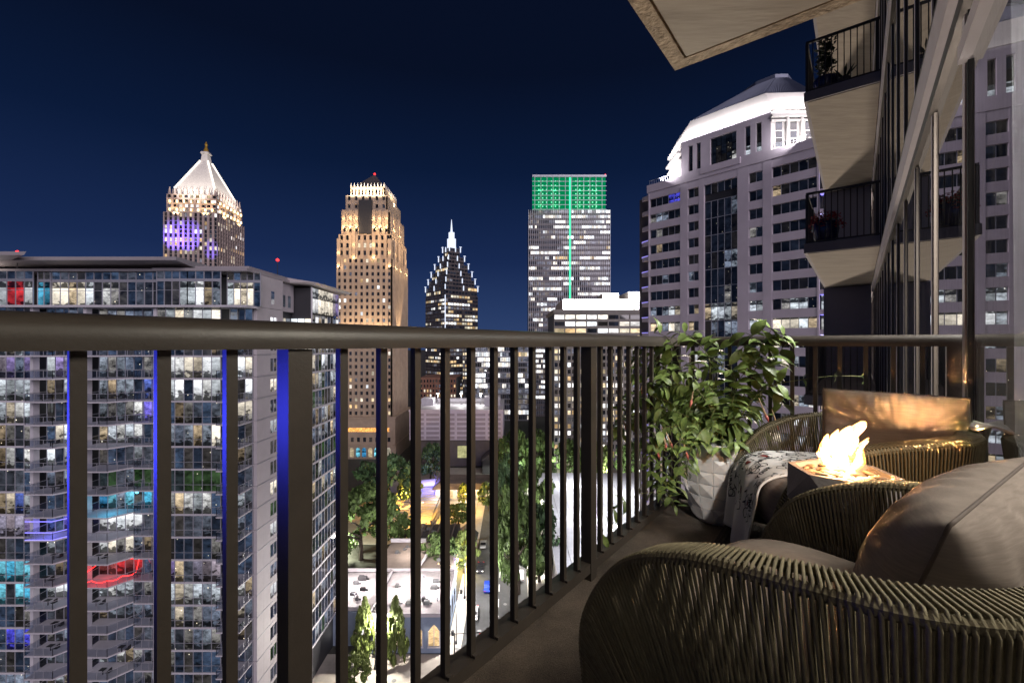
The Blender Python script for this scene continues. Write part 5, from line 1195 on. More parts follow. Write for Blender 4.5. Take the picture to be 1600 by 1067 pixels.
# low wide white roof deck below the balcony corner, blazing under floodlights
wd = thing('white_roof_deck', (30, 120, ZG), 'low building with a huge white roof deck blazing under floodlights', 'building')
q = MB(); q.box(9.5, 70, 80, 165, ZG, -47.2); q.build('wall', M['white_panel'], wd)
for i in range(17):
    q = MB(); q.box(9.5 + i * 3.6, 9.5 + i * 3.6 + 3.5, 80, 165, -47.19, -46.95 + .02 * (i % 2)); q.build('roof_panel', M['slab_white'], wd)
for (x, y) in ((22, 96), (22, 122), (22, 150), (40, 108), (40, 138), (58, 122)):
    q = MB(); q.tube([(x, y, -46.95), (x, y, -38.6)], [.16, .1], 6); m_ = q.build('lamp_mast', M['grey_fin'], wd)
    q = MB(); q.box(x - .9, x + .9, y - .5, y + .5, -38.6, -38.35); q.build('lamp_head', M['lamp_white'], m_)
    light('roof_deck_lamp', 'SPOT', (x, y, -38.7), 26000, (.93, .97, 1), aim=(x, y, -47), size=.6, spot=150, blend=.3)
# ---- street lamps -----------------------------------------------------------------------------------------
def street_lamp(x, y, label, power, col, arm=1.2, h=8.0, lampm='lamp_white', group='street lamps along the streets below'):
    t = thing('street_lamp', (x, y, ZG), label, 'street lamp', group)
    q = MB(); q.lathe([(.22, .13), (.22, .7), (.11, .8), (.08, h)], (x, y, ZG), 8); q.build('pole', M['dark_core'], t)
    q = MB(); q.tube([(x, y, ZG + h), (x + arm * .5, y, ZG + h + .35), (x + arm, y, ZG + h + .3)], .06, 5); q.build('arm', M['dark_core'], t)
    q = MB(); q.box(x + arm - .35, x + arm + .35, y - .2, y + .2, ZG + h + .16, ZG + h + .32); q.build('lamp_head', M[lampm], t)
    light('lamp_light', 'POINT', (x + arm, y - .05, ZG + h - .25), power * 2.1, col, size=.3)
street_lamp(-10.6, 84, 'street lamp beside the corner shop side wall, nearest', 4200, (1, .95, .88))
street_lamp(-10.6, 99, 'street lamp with white glare beyond the shop row, second along the kerb', 5200, (1, .96, .92))
street_lamp(-24, 77.5, 'street lamp between the conical trees at the corner', 4200, (1, .93, .80))
street_lamp(-38, 76, 'street lamp at the lower left by the small street tree', 4200, (1, .95, .9))
street_lamp(4.6, 112, 'street lamp under the big trees across the street', 9000, (1, .95, .85))
street_lamp(4.6, 140, 'street lamp further along under the big trees', 9000, (1, .95, .85))
street_lamp(-38, 152, 'sodium lamp washing the garden steps orange', 9000, (1, .50, .08), lampm='lamp_warm', h=6)
street_lamp(-30, 142, 'sodium lamp in front of the garden steps', 4200, (1, .55, .10), lampm='lamp_warm', h=6)
street_lamp(-17, 150, 'sodium lamp at the restaurant garden edge', 3600, (1, .6, .15), lampm='lamp_warm', h=6)
street_lamp(-14, 110, 'lamp in the yellow-lit tree behind the shop row', 3400, (1, .8, .25), lampm='lamp_warm', h=4)
street_lamp(-46, 118, 'lamp hidden in the green tree left of the brown roof', 6500, (.95, 1, .75), h=5)
street_lamp(2, 178, 'lamp in the bright green trees beside the pale block', 6500, (.9, 1, .85), h=6)
street_lamp(15, 185, 'lamp in front of the trees behind the white roof', 6500, (.95, 1, .85), h=6)
street_lamp(38, 178, 'lamp behind the white roof near the hotel corner', 5000, (.95, 1, .9), h=6)
light('yard_lamp', 'POINT', (-19, 90, -44.5), 5200, (1, .92, .9), size=.4); light('yard_lamp', 'POINT', (-33, 91, -44.8), 4200, (1, .92, .9), size=.4); light('yard_lamp', 'POINT', (-24, 106, -45), 2600, (1, .9, .82), size=.4)
# ---- trees ------------------------------------------------------------------------------------------------
M['foliage_a'] = mat('tree_leaves', (0.075, 0.125, 0.03), 0.75, var=0.3, scale=.5, rnd=0.5)
M['foliage_b'] = mat('yellow_green_leaves', (0.12, 0.16, 0.035), 0.75, var=0.3, scale=.5, rnd=0.45)
M['foliage_c'] = mat('deep_green_leaves', (0.045, 0.09, 0.035), 0.75, var=0.3, scale=.5, rnd=0.5)
M['bark'] = mat('tree_bark', (0.06, 0.045, 0.035), 0.9, var=.3, scale=2)
def crown_mesh(seed, ma, R=1.0, H=1.0, n=2600, leaf=.055, conical=False):
    """unit crown (radius 1, height 1): many leaf clumps round limb tips, gaps between them"""
    g = np.random.default_rng(seed); K = 46
    K = 80 if conical else 54; th = g.uniform(0, 2 * PI, K); zz = g.uniform(0.05, 1, K)
    prof = (1.02 - zz) ** .8 if conical else np.sqrt(np.clip(1 - (zz * 2 - .9) ** 2 / 1.25, .02, 1))
    rad = prof * np.sqrt(g.uniform(.12, 1, K)); cc = np.stack([rad * np.cos(th), rad * np.sin(th), zz], 1)
    sz = g.uniform(.12, .27, K) * (.7 if conical else 1)
    k = g.integers(0, K, n); d = g.normal(size=(n, 3)); d /= np.linalg.norm(d, axis=1)[:, None]
    p = cc[k] + d * (sz[k] * g.uniform(.55, 1, n) ** .5)[:, None] * np.array([1, 1, .55])
    a = g.normal(size=(n, 3)); a /= np.linalg.norm(a, axis=1)[:, None]; b = np.cross(a, d); b /= np.linalg.norm(b, axis=1)[:, None] + 1e-9
    s = (leaf * g.uniform(.5, 1.2, n))[:, None]; a = np.cross(b, d * .6 + g.normal(size=(n, 3)) * .4); a /= np.linalg.norm(a, axis=1)[:, None] + 1e-9
    sv = np.array([1, 1, 1.0])
    V = np.stack([p - a * s, p + b * s * .6, p + a * s, p - b * s * .6], 1) * sv
    me = bpy.data.meshes.new('crown'); me.from_pydata(V.reshape(-1, 3).tolist(), [], [(4 * i, 4 * i + 1, 4 * i + 2, 4 * i + 3) for i in range(n)]); me.materials.append(ma); return me
CR = {}
def tree(x, y, r, h, ma, label, seed=1, conical=False, clear=.3, group='trees along the streets and plaza', n=2600, zb=None):
    key = (ma, seed % 3, conical, n)
    if key not in CR: CR[key] = crown_mesh(seed % 3 + 10 * len(ma) + (99 if conical else 0), M[ma], conical=conical, n=n, leaf=(.11 if conical else .085) if n < 3000 else (.085 if conical else .062))
    zb = ZG if zb is None else zb
    t = thing('tree', (x, y, zb), label, 'tree', group); r_ = random.Random(seed)
    q = MB(); top = h * (.85 if conical else .62)
    q.tube([(x, y, zb), (x + .1, y, zb + h * clear * .6), (x - .1, y + .1, zb + h * clear), (x, y, zb + top)], [r * .07 + .08, r * .05 + .06, r * .045 + .05, .05], 7)
    for i in range(6):
        a = r_.random() * 6.28; b0 = zb + h * (clear + .05 * i); q.tube([(x, y, b0), (x + math.cos(a) * r * .4, y + math.sin(a) * r * .4, b0 + h * .13), (x + math.cos(a) * r * .75, y + math.sin(a) * r * .75, b0 + h * .22)], [r * .03 + .04, r * .02 + .03, .03], 5)
    q.build('trunk', M['bark'], t)
    inst('crown', CR[key], t, (x, y, zb + h * clear * .75), seed * 1.3, (r, r, h * (1 - clear * .75)))
    return t
TR = [(-43, 150, 9.5, 19, 'foliage_c', 'dark broad tree in front of the arched podium windows', 3, False),
      (-36, 158, 4.5, 10, 'foliage_b', 'tree edged in sodium yellow beside the garden steps', 4, False),
      (-40, 117, 9.0, 18, 'foliage_a', 'large green tree left of the brown roof, tallest there', 5, False),
      (-30, 124, 3.6, 9, 'foliage_a', 'small tree before the orange garden steps', 6, False),
      (-17.5, 108, 4.6, 11, 'foliage_a', 'green tree overhanging the brown roof', 7, False),
      (-12, 110, 3.6, 10, 'foliage_b', 'yellow-lit tree between the shop row and the gabled house', 8, False),
      (-17, 140, 4.5, 6, 'foliage_b', 'olive garden shrubs tree below the restaurant steps', 9, False),
      (-8, 152, 3.6, 9, 'foliage_b', 'gold-lit tree in front of the restaurant, on its street side', 10, False),
      (-17, 156, 2.2, 7.5, 'foliage_b', 'slim tree at the left of the restaurant door', 11, False),
      (1.5, 101, 5.6, 19, 'foliage_a', 'big dense street tree, nearest of the row before the white roof', 12, False),
      (6.5, 106, 5.2, 17, 'foliage_c', 'dark street tree overlapping the left edge of the white roof', 13, False),
      (0.5, 117, 5.2, 19, 'foliage_a', 'tall street tree in the middle of the row', 14, False),
      (6.0, 128, 6.0, 21, 'foliage_a', 'tall bright street tree behind the middle of the row', 15, False),
      (-2.5, 134, 4.6, 19, 'foliage_c', 'dark tall street tree at the left of the row', 16, False),
      (-0.5, 152, 5, 18, 'foliage_c', 'street tree near the far end of the row', 17, False),
      (0, 186, 7, 20, 'foliage_a', 'bright green floodlit tree right of the pale block', 18, False),
      (11, 190, 7, 19, 'foliage_a', 'green tree at the foot of the grey office block, left one', 19, False),
      (24, 188, 6.5, 15, 'foliage_a', 'green tree at the foot of the grey office block, middle one', 20, False),
      (36, 186, 6.5, 15, 'foliage_b', 'green tree at the foot of the grey office block, right one', 21, False),
      (50, 186, 6.5, 15, 'foliage_a', 'green tree beyond the white roof near the hotel', 22, False),
      (13, 168, 4.5, 12, 'foliage_a', 'tree at the far edge of the white roof', 23, False),
      (30, 170, 5.0, 11, 'foliage_b', 'low yellow-green tree behind the white roof edge', 24, False),
      (-26.5, 79.3, 2.9, 11, 'foliage_b', 'conical street tree lit yellow-green, left of the two by the shop corner', 25, True),
      (-20.8, 78.6, 2.6, 11.5, 'foliage_b', 'conical street tree lit yellow-green, right of the two by the shop corner', 26, True),
      (-26.0, 72.9, 2.4, 6.0, 'foliage_b', 'small round street tree at the kerb below the conical pair', 27, False),
      (-34, 184, 6, 15, 'foliage_c', 'dark tree behind the blue tent', 28, False)]
for a in TR: tree(a[0], a[1], a[2], a[3], a[4], a[5], seed=a[6], conical=a[7], n=5200 if a[1] < 135 else 2600, clear=.12 if a[7] else .28)
# blue-lit bare tree
bt = thing('bare_tree', (-29, 168, ZG), 'bare tree wrapped in blue lights beside the marquee', 'tree')
q = MB(); q.tube([(-29, 168, ZG + .14), (-29, 168, ZG + 5), (-28.8, 168, ZG + 9)], [.25, .18, .1], 6); r_ = random.Random(2)
for i in range(9):
    a = r_.random() * 6.28; z = ZG + 3.5 + i * .5; q.tube([(-29, 168, z), (-29 + 1.4 * math.cos(a), 168 + 1.4 * math.sin(a), z + 1.8), (-29 + 2.2 * math.cos(a), 168 + 2.2 * math.sin(a), z + 3.8)], [.1, .07, .03], 5)
q.build('trunk', M['bark'], bt); light('tree_light', 'POINT', (-29.3, 166.2, ZG + 4), 1500, (.2, .18, 1), size=.3)
# string of bulbs and blue glow in the shop yard
sl = thing('string_lights', (-14, 101, -49), 'row of warm bulbs strung over the yard behind the shop row', 'lights')
for i in range(8):
    q = MB(); q.lathe([(.06, -.16), (.17, 0), (.06, .16)], (-16.5 + i * .62, 99.2 - (i % 2) * .7, -48.2 - i * .06), 6); q.build('bulb', M['lamp_warm'], sl)
q = MB(); q.tube([(-17 + i * .62, 99, -48.0 - i * .06) for i in range(10)], .03, 4); q.build('wire', M['dark_core'], sl)
light('yard_light', 'POINT', (-12.6, 104.5, -50.5), 700, (.35, .25, 1), size=.3)
for i, (x, y) in enumerate(((-10.2, 82.6), (-6.5, 88), (-1.5, 97), (-20, 74.8), (-14, 70))):
    q = MB(); q.lathe([(.42, .006), (.42, .016), (.3, .02)], (x, y, ZG + (.13 if i in (0, 3) else .004)), 14); tag(q.build('manhole_cover', M['unit'], kind='structure'))
# ---- cars -------------------------------------------------------------------------------------------------
def car(x, y, yaw, ma, label, lights_on=False):
    t = thing('parked_car', (x, y, ZG + .004), label, 'car', 'cars on the street below', rz=yaw)
    bq = MB(); pr = [(-2.2, .35), (-2.25, .75), (-1.9, .95), (-1.2, 1.0), (-.7, 1.42), (.9, 1.45), (1.5, 1.02), (2.15, .9), (2.25, .55), (2.2, .35)]
    n = len(pr); bq.v += [(a, -.86, b) for a, b in pr] + [(a, .86, b) for a, b in pr]
    bq.f.append(tuple(range(n))); bq.f.append(tuple(reversed(range(n, 2 * n)))); bq.m += [0, 0]
    for i in range(n): j = (i + 1) % n; bq.f.append((j, i, n + i, n + j)); bq.m.append(0)
    bq.build('body', ma, t, local=True)
    w = MB()
    for s in (-1, 1): w.poly([(-.95, .872 * s, 1.05), (1.25, .872 * s, 1.05), (.8, .872 * s, 1.38), (-.6, .872 * s, 1.38)])
    w.poly([(.98, -.7, 1.43), (.98, .7, 1.43), (1.5, .75, 1.06), (1.5, -.75, 1.06)]); w.build('windows', M['gasket'], t, local=True, kind='stuff')
    for sx_ in (-1.35, 1.4):
        for s in (-1, 1):
            q = MB(); q.tube([(sx_, s * .72, .33), (sx_, s * .9, .33)], .33, 12); q.build('wheel', M['gasket'], t, local=True)
    for s in (-1, 1):
        q = MB(); q.box(2.2, 2.27, s * .65 - .15, s * .65 + .15, .6, .75); q.build('headlight', M['lamp_white'] if lights_on else M['alum'], t, local=True)
        q = MB(); q.box(-2.29, -2.22, s * .65 - .15, s * .65 + .15, .65, .8); q.build('tail_light', M['led_red'] if lights_on else M['red_leaf'], t, local=True)
    return t
M['car_blue'] = mat('blue_car_paint', (.02, .05, .35), .3, coat=.6); M['car_white'] = mat('white_car_paint', (.6, .6, .6), .3, coat=.6); M['car_dark'] = mat('dark_car_paint', (.03, .03, .035), .3, coat=.6)
car(-5.6, 103, PI / 2, M['car_blue'], 'blue car parked at the kerb under the near street trees')
car(-8.0, 93, -PI / 2, M['car_white'], 'white car with headlights on beside the shop row', True)
car(-8.0, 112, -PI / 2, M['car_dark'], 'dark car with headlights on, further up the street', True)
car(1.8, 92, PI / 2, M['car_dark'], 'dark car driving away on the right-hand lane')

car(-8.1, 125, -PI / 2, M['car_white'], 'white car parked at the left kerb under the dark trees')
car(2.0, 108, PI / 2, M['car_white'], 'white car on the right-hand lane beside the big street trees')
car(-30, 69.5, 0, M['car_dark'], 'dark car on the cross street below the small kerb tree')
car(-17, 65, PI, M['car_blue'], 'blue car on the cross street near the corner')
# traffic signal at the corner
sg = thing('traffic_signal', (-10.2, 78.2, ZG), 'dark traffic signal mast with red light at the street corner', 'traffic signal')
q = MB(); q.tube([(-10.2, 78.2, ZG), (-10.2, 78.2, ZG + 6)], .11, 6); q.build('pole', M['dark_core'], sg)
q = MB(); q.tube([(-10.2, 78.2, ZG + 5.8), (-5.5, 78.2, ZG + 6.1)], .07, 5); q.build('arm', M['dark_core'], sg)
q = MB(); q.box(-5.8, -5.4, 78.05, 78.35, ZG + 5.1, ZG + 6.1); h_ = q.build('signal_head', M['dark_core'], sg)
q = MB(); q.box(-5.73, -5.47, 77.98, 78.04, ZG + 5.75, ZG + 6.0); q.build('lamp', M['led_red'], h_)
# bins, planters and benches along the pavement
for i, (x, y, lab) in enumerate(((-11.6, 86.5, 'dark litter bin beside the shop side wall'), (-11.6, 101, 'dark litter bin at the kerb behind the shop row'), (5.5, 90, 'dark litter bin on the far pavement'))):
    q = MB(); q.lathe([(.28, .13), (.32, .9), (.34, .95), (.2, 1.05)], (x, y, ZG), 10); tag(q.build('litter_bin', M['dark_core']), lab, 'bin', 'litter bins on the pavements')
# ------------------------------------------------------------------ things on the balcony
def catmull(P, n):
    P = [Vector(p) for p in P]; out = []; m = len(P) - 1
    for i in range(n + 1):
        t = i / n * m; k = min(int(t), m - 1); f = t - k
        p0, p1, p2, p3 = P[max(k - 1, 0)], P[k], P[k + 1], P[min(k + 2, m)]
        out.append(0.5 * ((2 * p1) + (p2 - p0) * f + (2 * p0 - 5 * p1 + 4 * p2 - p3) * f * f + (3 * p1 - p0 - 3 * p2 + p3) * f ** 3))
    return out
def resample(P, n):
    L = [0]
    for a, b in zip(P[:-1], P[1:]): L.append(L[-1] + (b - a).length)
    out = []; k = 0
    for i in range(n + 1):
        s = L[-1] * i / n
        while k < len(P) - 2 and L[k + 1] < s: k += 1
        f = (s - L[k]) / max(1e-9, L[k + 1] - L[k]); out.append(P[k].lerp(P[k + 1], f))
    return out
half0 = [(.318, .385, .05), (.340, .402, .22), (.352, .375, .40), (.358, .275, .535), (.360, .11, .604), (.358, -.09, .636), (.335, -.235, .655), (.24, -.335, .672), (.12, -.375, .682), (0, -.386, .685)]
dzs = [-.002, -.001, -.006, .005, .02, .024, .022, .007, -.003, -.001]; dxs = [-.001, .007, .014, -.002, .004, -.002, 0, 0, 0, 0]
half = [((x + c) * 1.117, y * .96, z + d) for (x, y, z), d, c in zip(half0, dzs, dxs)]
full = [(-x, y, z) for x, y, z in half] + [(x, y, z) for x, y, z in reversed(half[:-1])]
RIM = catmull(full, 240)
def inner_of(p, w=.060):
    c = Vector((0, .10)); q = Vector((p.x, p.y))
    d = Vector((-math.copysign(1, p.x), 0)) if q.y > .10 else (c - q).normalized()
    return Vector((p.x + d.x * w, p.y + d.y * w, p.z + .004))
def base_of(p): return Vector((p.x * .80, -.315 + (p.y + .386) * .66, .085))
def seat_of(p): return Vector((p.x * .80, -.300 + (p.y + .386) * .74, .225))
def cushion(name, parent, a, b, cy, z0, z1, ma):
    q = MB(); n = 40; rings = []
    prof = [(.90, 0), (.965, .06), (.995, .25), (1.0, .5), (.985, .78), (.93, .95), (.80, 1.02), (.5, 1.06), (.2, 1.075)]
    for r, h in prof:
        ring = []
        for j in range(n):
            t = 2 * PI * j / n; ct, st = math.cos(t), math.sin(t); e = .52
            ring.append((a * r * math.copysign(abs(ct) ** e, ct), cy + b * r * math.copysign(abs(st) ** e, st), z0 + (z1 - z0) * h))
        rings.append(ring)
    base = 0
    for ring in rings: q.v += ring
    for i in range(len(rings) - 1):
        for j in range(n):
            k = (j + 1) % n; q.f.append((i * n + j, i * n + k, (i + 1) * n + k, (i + 1) * n + j)); q.m.append(0)
    q.f.append(tuple(reversed(range(n)))); q.f.append(tuple((len(rings) - 1) * n + j for j in range(n))); q.m += [0, 0]
    return q.build(name, ma, parent, smooth=True)
def make_chair(label):
    t = thing('rope_armchair', (0, 0, 0), label, 'armchair', 'woven rope armchairs on the balcony')
    RO = resample(RIM, 268)
    dense = resample(RIM, 640)
    q = MB(); q.tube(dense, [.0120 if i % 2 else .0100 for i in range(641)], 7); q.build('outer_rim', M['rope'], t)
    dn = [inner_of(p) for p in resample(RIM, 400)]
    q = MB(); q.tube(dn, [.0095 if i % 2 else .008 for i in range(401)], 6); q.build('inner_rim', M['rope'], t)
    q = MB(); q.tube([base_of(p) for p in resample(RIM, 60)], .011, 6); q.build('base_ring', M['frame_dark'], t)
    q = MB(); q.tube([seat_of(p) for p in resample(RIM, 60)], .010, 6); q.build('seat_ring', M['frame_dark'], t)
    def mid(p, f, out): 
        b = base_of(p); m_ = b.lerp(p, f); r = Vector((m_.x, m_.y - .05, 0))
        return m_ + (r.normalized() * out if r.length > 1e-6 else r)
    q = MB(); q.tube([mid(p, .30, .012) for p in resample(RIM, 90)[4:-4]], .0055, 5); q.build('weave_band', M['rope'], t)
    q = MB(); q.tube([mid(p, .26, .012) for p in resample(RIM, 90)[4:-4]], .0055, 5); q.build('weave_band', M['rope'], t)
    rr = random.Random(4)
    for i in range(4, 265):
        p = RO[i] ; b = base_of(RO[i]); o = Vector((p.x, p.y - .05, 0)); o = o.normalized() if o.length > 1e-6 else Vector((0, -1, 0))
        ii = inner_of(p); s_ = seat_of(p); jit = Vector((rr.uniform(-.0015, .0015), rr.uniform(-.0015, .0015), 0))
        path = [b + o * .004, b.lerp(p, .5) + o * .012 + jit, p + o * .0125 - Vector((0, 0, .006)), p + Vector((0, 0, .0135)), ii + Vector((0, 0, .0105)), ii - o * .010 - Vector((0, 0, .006)), ii.lerp(s_, .5) - o * .006 + jit, s_]
        q = MB(); q.tube(path, .0030, 5, cap=False); q.build('cord', M['rope'], t, smooth=True)
    for (x, y) in ((-.24, .20), (.24, .20), (-.2, -.26), (.2, -.26)):
        q = MB(); q.tube([(x, y, .088), (x * 1.05, y * 1.05, 0)], [.013, .010], 8); q.build('leg', M['frame_dark'], t)
    q = MB(); q.prism([(-.25, -.27), (.25, -.27), (.27, .2), (-.27, .2)], .215, .235); q.build('seat_panel', M['frame_dark'], t)
    cushion('seat_cushion', t, .315, .325, .035, .238, .452, M['fabric'])
    return t
def place(t, c, f): t.location = (c[0], c[1], 0); t.rotation_euler = (0, 0, math.atan2(f[1], f[0]) - PI / 2)
C1, F1 = (.715, .947), Vector((-.528, .849)).normalized()
C2, F2 = (1.468, 1.950), Vector((-.966, .259)).normalized()
ch1 = make_chair('near woven rope armchair in front of the camera, cut by the photo edge')
ch2 = copy_tree(ch1); ch2['label'] = 'far woven rope armchair behind the fire bowl with white throw on its seat'
place(ch1, C1, F1); place(ch2, C2, F2)
bpy.context.view_layer.update()

def pillow(label, c, right, up, nrm, w, h, th, seed):
    right, up, nrm = Vector(right).normalized(), Vector(up).normalized(), Vector(nrm).normalized()
    c = Vector(c); t = thing('back_pillow', c, label, 'pillow', 'taupe back pillows on the armchairs'); n = 72
    def P(u, v, s):
        a, b = abs(u), abs(v)
        prof = max(0, (1 - a ** 2.6)) ** .55 * max(0, (1 - b ** 2.6)) ** .55
        pin = 1 - .055 * (1 - b ** 2) * a ** 4; pin2 = 1 - .075 * (1 - a ** 2) * b ** 4
        wr = 0.0
        e = max(a, b)
        ang = math.atan2(v, u) * 15 + seed
        if e > .25: wr = .003 * math.sin(ang * 1.5 + 2.2 * mnoise.noise(Vector((u * 2, v * 2, seed)))) * (e - .25) * prof ** .5 * 1.5
        wr += .0055 * math.sin(u * 27 + 3 * mnoise.noise(Vector((u * 2, 1.7, seed)))) * max(0, b - .35) ** 1.0 * (1 - a ** 4) * min(1, prof * 3)
        wr += .012 * mnoise.noise(Vector((u * 1.6, v * 1.6, seed * 3.1 + s))) * prof + .004 * mnoise.noise(Vector((u * 5, v * 5, seed + s))) * prof
        return c + right * (u * w / 2 * pin2) + up * (v * h / 2 * pin) + nrm * s * (th / 2 * prof + wr)
    q = MB()
    q.grid(lambda u, v: P(2 * u - 1, 2 * v - 1, 1), n, n); q.grid(lambda u, v: P(1 - 2 * u, 2 * v - 1, -1), n, n)
    q.build('cover', M['fabric'], t, smooth=True)
    lp = [(-1 + 2 * i / 30, -1) for i in range(30)] + [(1, -1 + 2 * i / 30) for i in range(30)] + [(1 - 2 * i / 30, 1) for i in range(30)] + [(-1, 1 - 2 * i / 30) for i in range(30)]
    q = MB(); q.tube([P(u, v, 0) for u, v in lp], .0035, 6, closed=True); q.build('piping', M['piping'], t, smooth=True)
    return t
S1 = Vector((F1.y, -F1.x)); f3 = Vector((F1.x, F1.y, 0)); s3 = Vector((S1.x, S1.y, 0)); Z = Vector((0, 0, 1))
pr = Vector((.84, .54, .03)).normalized(); pb_ = Vector((.54, -.84, 0))
pc = Vector((.925, .915, .568))
pillow('large taupe pillow in the near chair, its far side lit orange by the fire', pc, pr, Z * .95 + pb_ * .31, -pb_ * .95 + Z * .31, .66, .385, .25, 1.3)
pillow('taupe pillow in the far chair, facing the camera above the flames', (1.565, 1.815, .625), (.83, -.56, -.03), (.16, .22, .95), (-.56, -.83, .25), .47, .40, .17, 4.1)

# printed white throw on the far chair
S2 = Vector((F2.y, -F2.x)); f2 = Vector((F2.x, F2.y, 0)); s2 = Vector((S2.x, S2.y, 0)); c2 = Vector((*C2, 0))
prof_pts = catmull([(-.12, .418), (.05, .416), (.20, .412), (.31, .408), (.372, .385), (.398, .33), (.408, .25), (.418, .16), (.426, .085)], 60)if False else None
PR = catmull([(-.16, .480, 0), (.05, .480, 0), (.18, .478, 0), (.29, .468, 0), (.366, .42, 0), (.392, .33, 0), (.402, .25, 0), (.414, .16, 0), (.424, .075, 0)], 80)
PR = resample(PR, 60)
TL = sum((b - a).length for a, b in zip(PR[:-1], PR[1:])); TW = .54
def throw_pt(u, v, off=0.0):
    """u across (0 near .. 1 far), v along (0 on the seat .. 1 hanging end)"""
    def raw(u, v):
        k = v * 60; i = min(int(k), 59); p = PR[max(0, i)].lerp(PR[i + 1], k - i)
        hang = max(0, v - .55) / .45
        x = -.155 + TW * u + .03 * hang * math.sin(3 * u + 1) - .02 * hang
        fold = .016 * math.sin(u * 15 + 1.5 * v) * hang + .008 * math.sin(u * 31 + 2) * hang + .006 * mnoise.noise(Vector((u * 5, v * 6, 2))) * 2
        sl = (u - .5) * .05 * hang
        droop = -.10 * max(0, u - .80) / .2 * (1 - hang) * .6
        return c2 + s2 * x + f2 * (p.x + fold) + Z * (p.y + droop + sl + .004 * mnoise.noise(Vector((u * 9, v * 9, 0))))
    p = raw(u, v)
    if off:
        e = .006; a = raw(u + e, v) - raw(u - e, v); b = raw(u, v + e) - raw(u, v - e); n = a.cross(b)
        if n.length > 1e-9:
            n.normalize()
            if n.dot(f2 + Z) < 0: n = -n
            p = p + n * off
    return p
tw = thing('throw_blanket', c2 + f2 * .3 + Z * .42, 'white throw printed with wine glasses and lettering, draped over the far chair seat', 'blanket')
q = MB(); q.grid(lambda u, v: throw_pt(u, v), 44, 60)
ob = q.build('fleece', M['cloth_white'], tw, smooth=True); sm = ob.modifiers.new('thickness', 'SOLIDIFY'); sm.thickness = .007; sm.offset = -1
ink, red = MB(), MB()
def stroke(mb_, pts, w=.0042):
    """pts in metres on the cloth (x across, y along); laid just proud of the fleece"""
    for (x0, y0), (x1, y1) in zip(pts[:-1], pts[1:]):
        L = math.hypot(x1 - x0, y1 - y0)
        if L < 1e-6: continue
        n = max(1, int(L / .012)); dx, dy = (x1 - x0) / L, (y1 - y0) / L
        for i in range(n):
            a, b = i / n, (i + 1) / n; pa = (x0 + (x1 - x0) * a - dx * w * .3, y0 + (y1 - y0) * a - dy * w * .3); pb = (x0 + (x1 - x0) * b + dx * w * .3, y0 + (y1 - y0) * b + dy * w * .3)
            cs = [(pa[0] - dy * w / 2, pa[1] + dx * w / 2), (pb[0] - dy * w / 2, pb[1] + dx * w / 2), (pb[0] + dy * w / 2, pb[1] - dx * w / 2), (pa[0] + dy * w / 2, pa[1] - dx * w / 2)]
            if all(.005 < c[0] < TW - .005 and .005 < c[1] < TL - .005 for c in cs): mb_.poly([throw_pt(c[0] / TW, c[1] / TL, .0022) for c in cs])
def fill(mb_, pts):
    if all(.005 < c[0] < TW - .005 and .005 < c[1] < TL - .005 for c in pts):
        cx_ = sum(p[0] for p in pts) / len(pts); cy_ = sum(p[1] for p in pts) / len(pts)
        for a, b in zip(pts, pts[1:] + pts[:1]): mb_.poly([throw_pt(a[0] / TW, a[1] / TL, .0018), throw_pt(b[0] / TW, b[1] / TL, .0018), throw_pt(cx_ / TW, cy_ / TL, .0024)])
def rot2(pts, x, y, a, s): ca, sa = math.cos(a), math.sin(a); return [(x + s * (p[0] * ca - p[1] * sa), y + s * (p[0] * sa + p[1] * ca)) for p in pts]
bowlL = [(-.30, 1.0), (-.36, .80), (-.34, .62), (-.22, .48), (0, .42), (.22, .48), (.34, .62), (.36, .80), (.30, 1.0), (-.30, 1.0)]
stem_ = [(0, .42), (0, .04)]; foot = [(-.24, 0), (-.1, .05), (.1, .05), (.24, 0), (-.24, 0)]
rr = random.Random(21); spots = []
words_at = [(.10, .22, 'WINE', .6), (.21, .30, 'TIME', .5), (.30, .20, 'DOWN', .55), (.12, .50, 'YOUR', -1.2), (.27, .44, 'WINE', -1.0), (.20, .10, 'UNWIND', .2), (.36, .52, 'TIME', -1.1), (.44, .36, 'DOWN', .4), (.45, .62, 'WINE', -1.3), (.07, .66, 'TIME', -1.2)]
for gx in range(11):
    for gy in range(10):
        x = .03 + gx * .052 + rr.uniform(-.012, .012); y = .04 + gy * .072 + rr.uniform(-.015, .015)
        if any(math.hypot(x - w[0], y - w[1]) < .042 for w in words_at): continue
        a = rr.choice([.5, .7, 3.6, 2.2, -.7, 1.4]) + rr.uniform(-.3, .3); s = rr.uniform(.056, .074)
        if rr.random() < .17: fill(red, rot2([(-.34, .78), (-.33, .62), (-.2, .48), (0, .43), (.2, .48), (.33, .62), (.34, .78)], x, y, a, s))
        stroke(ink, rot2(bowlL, x, y, a, s), .0038); stroke(ink, rot2(stem_, x, y, a, s), .0038); stroke(ink, rot2(foot, x, y, a, s), .0038)
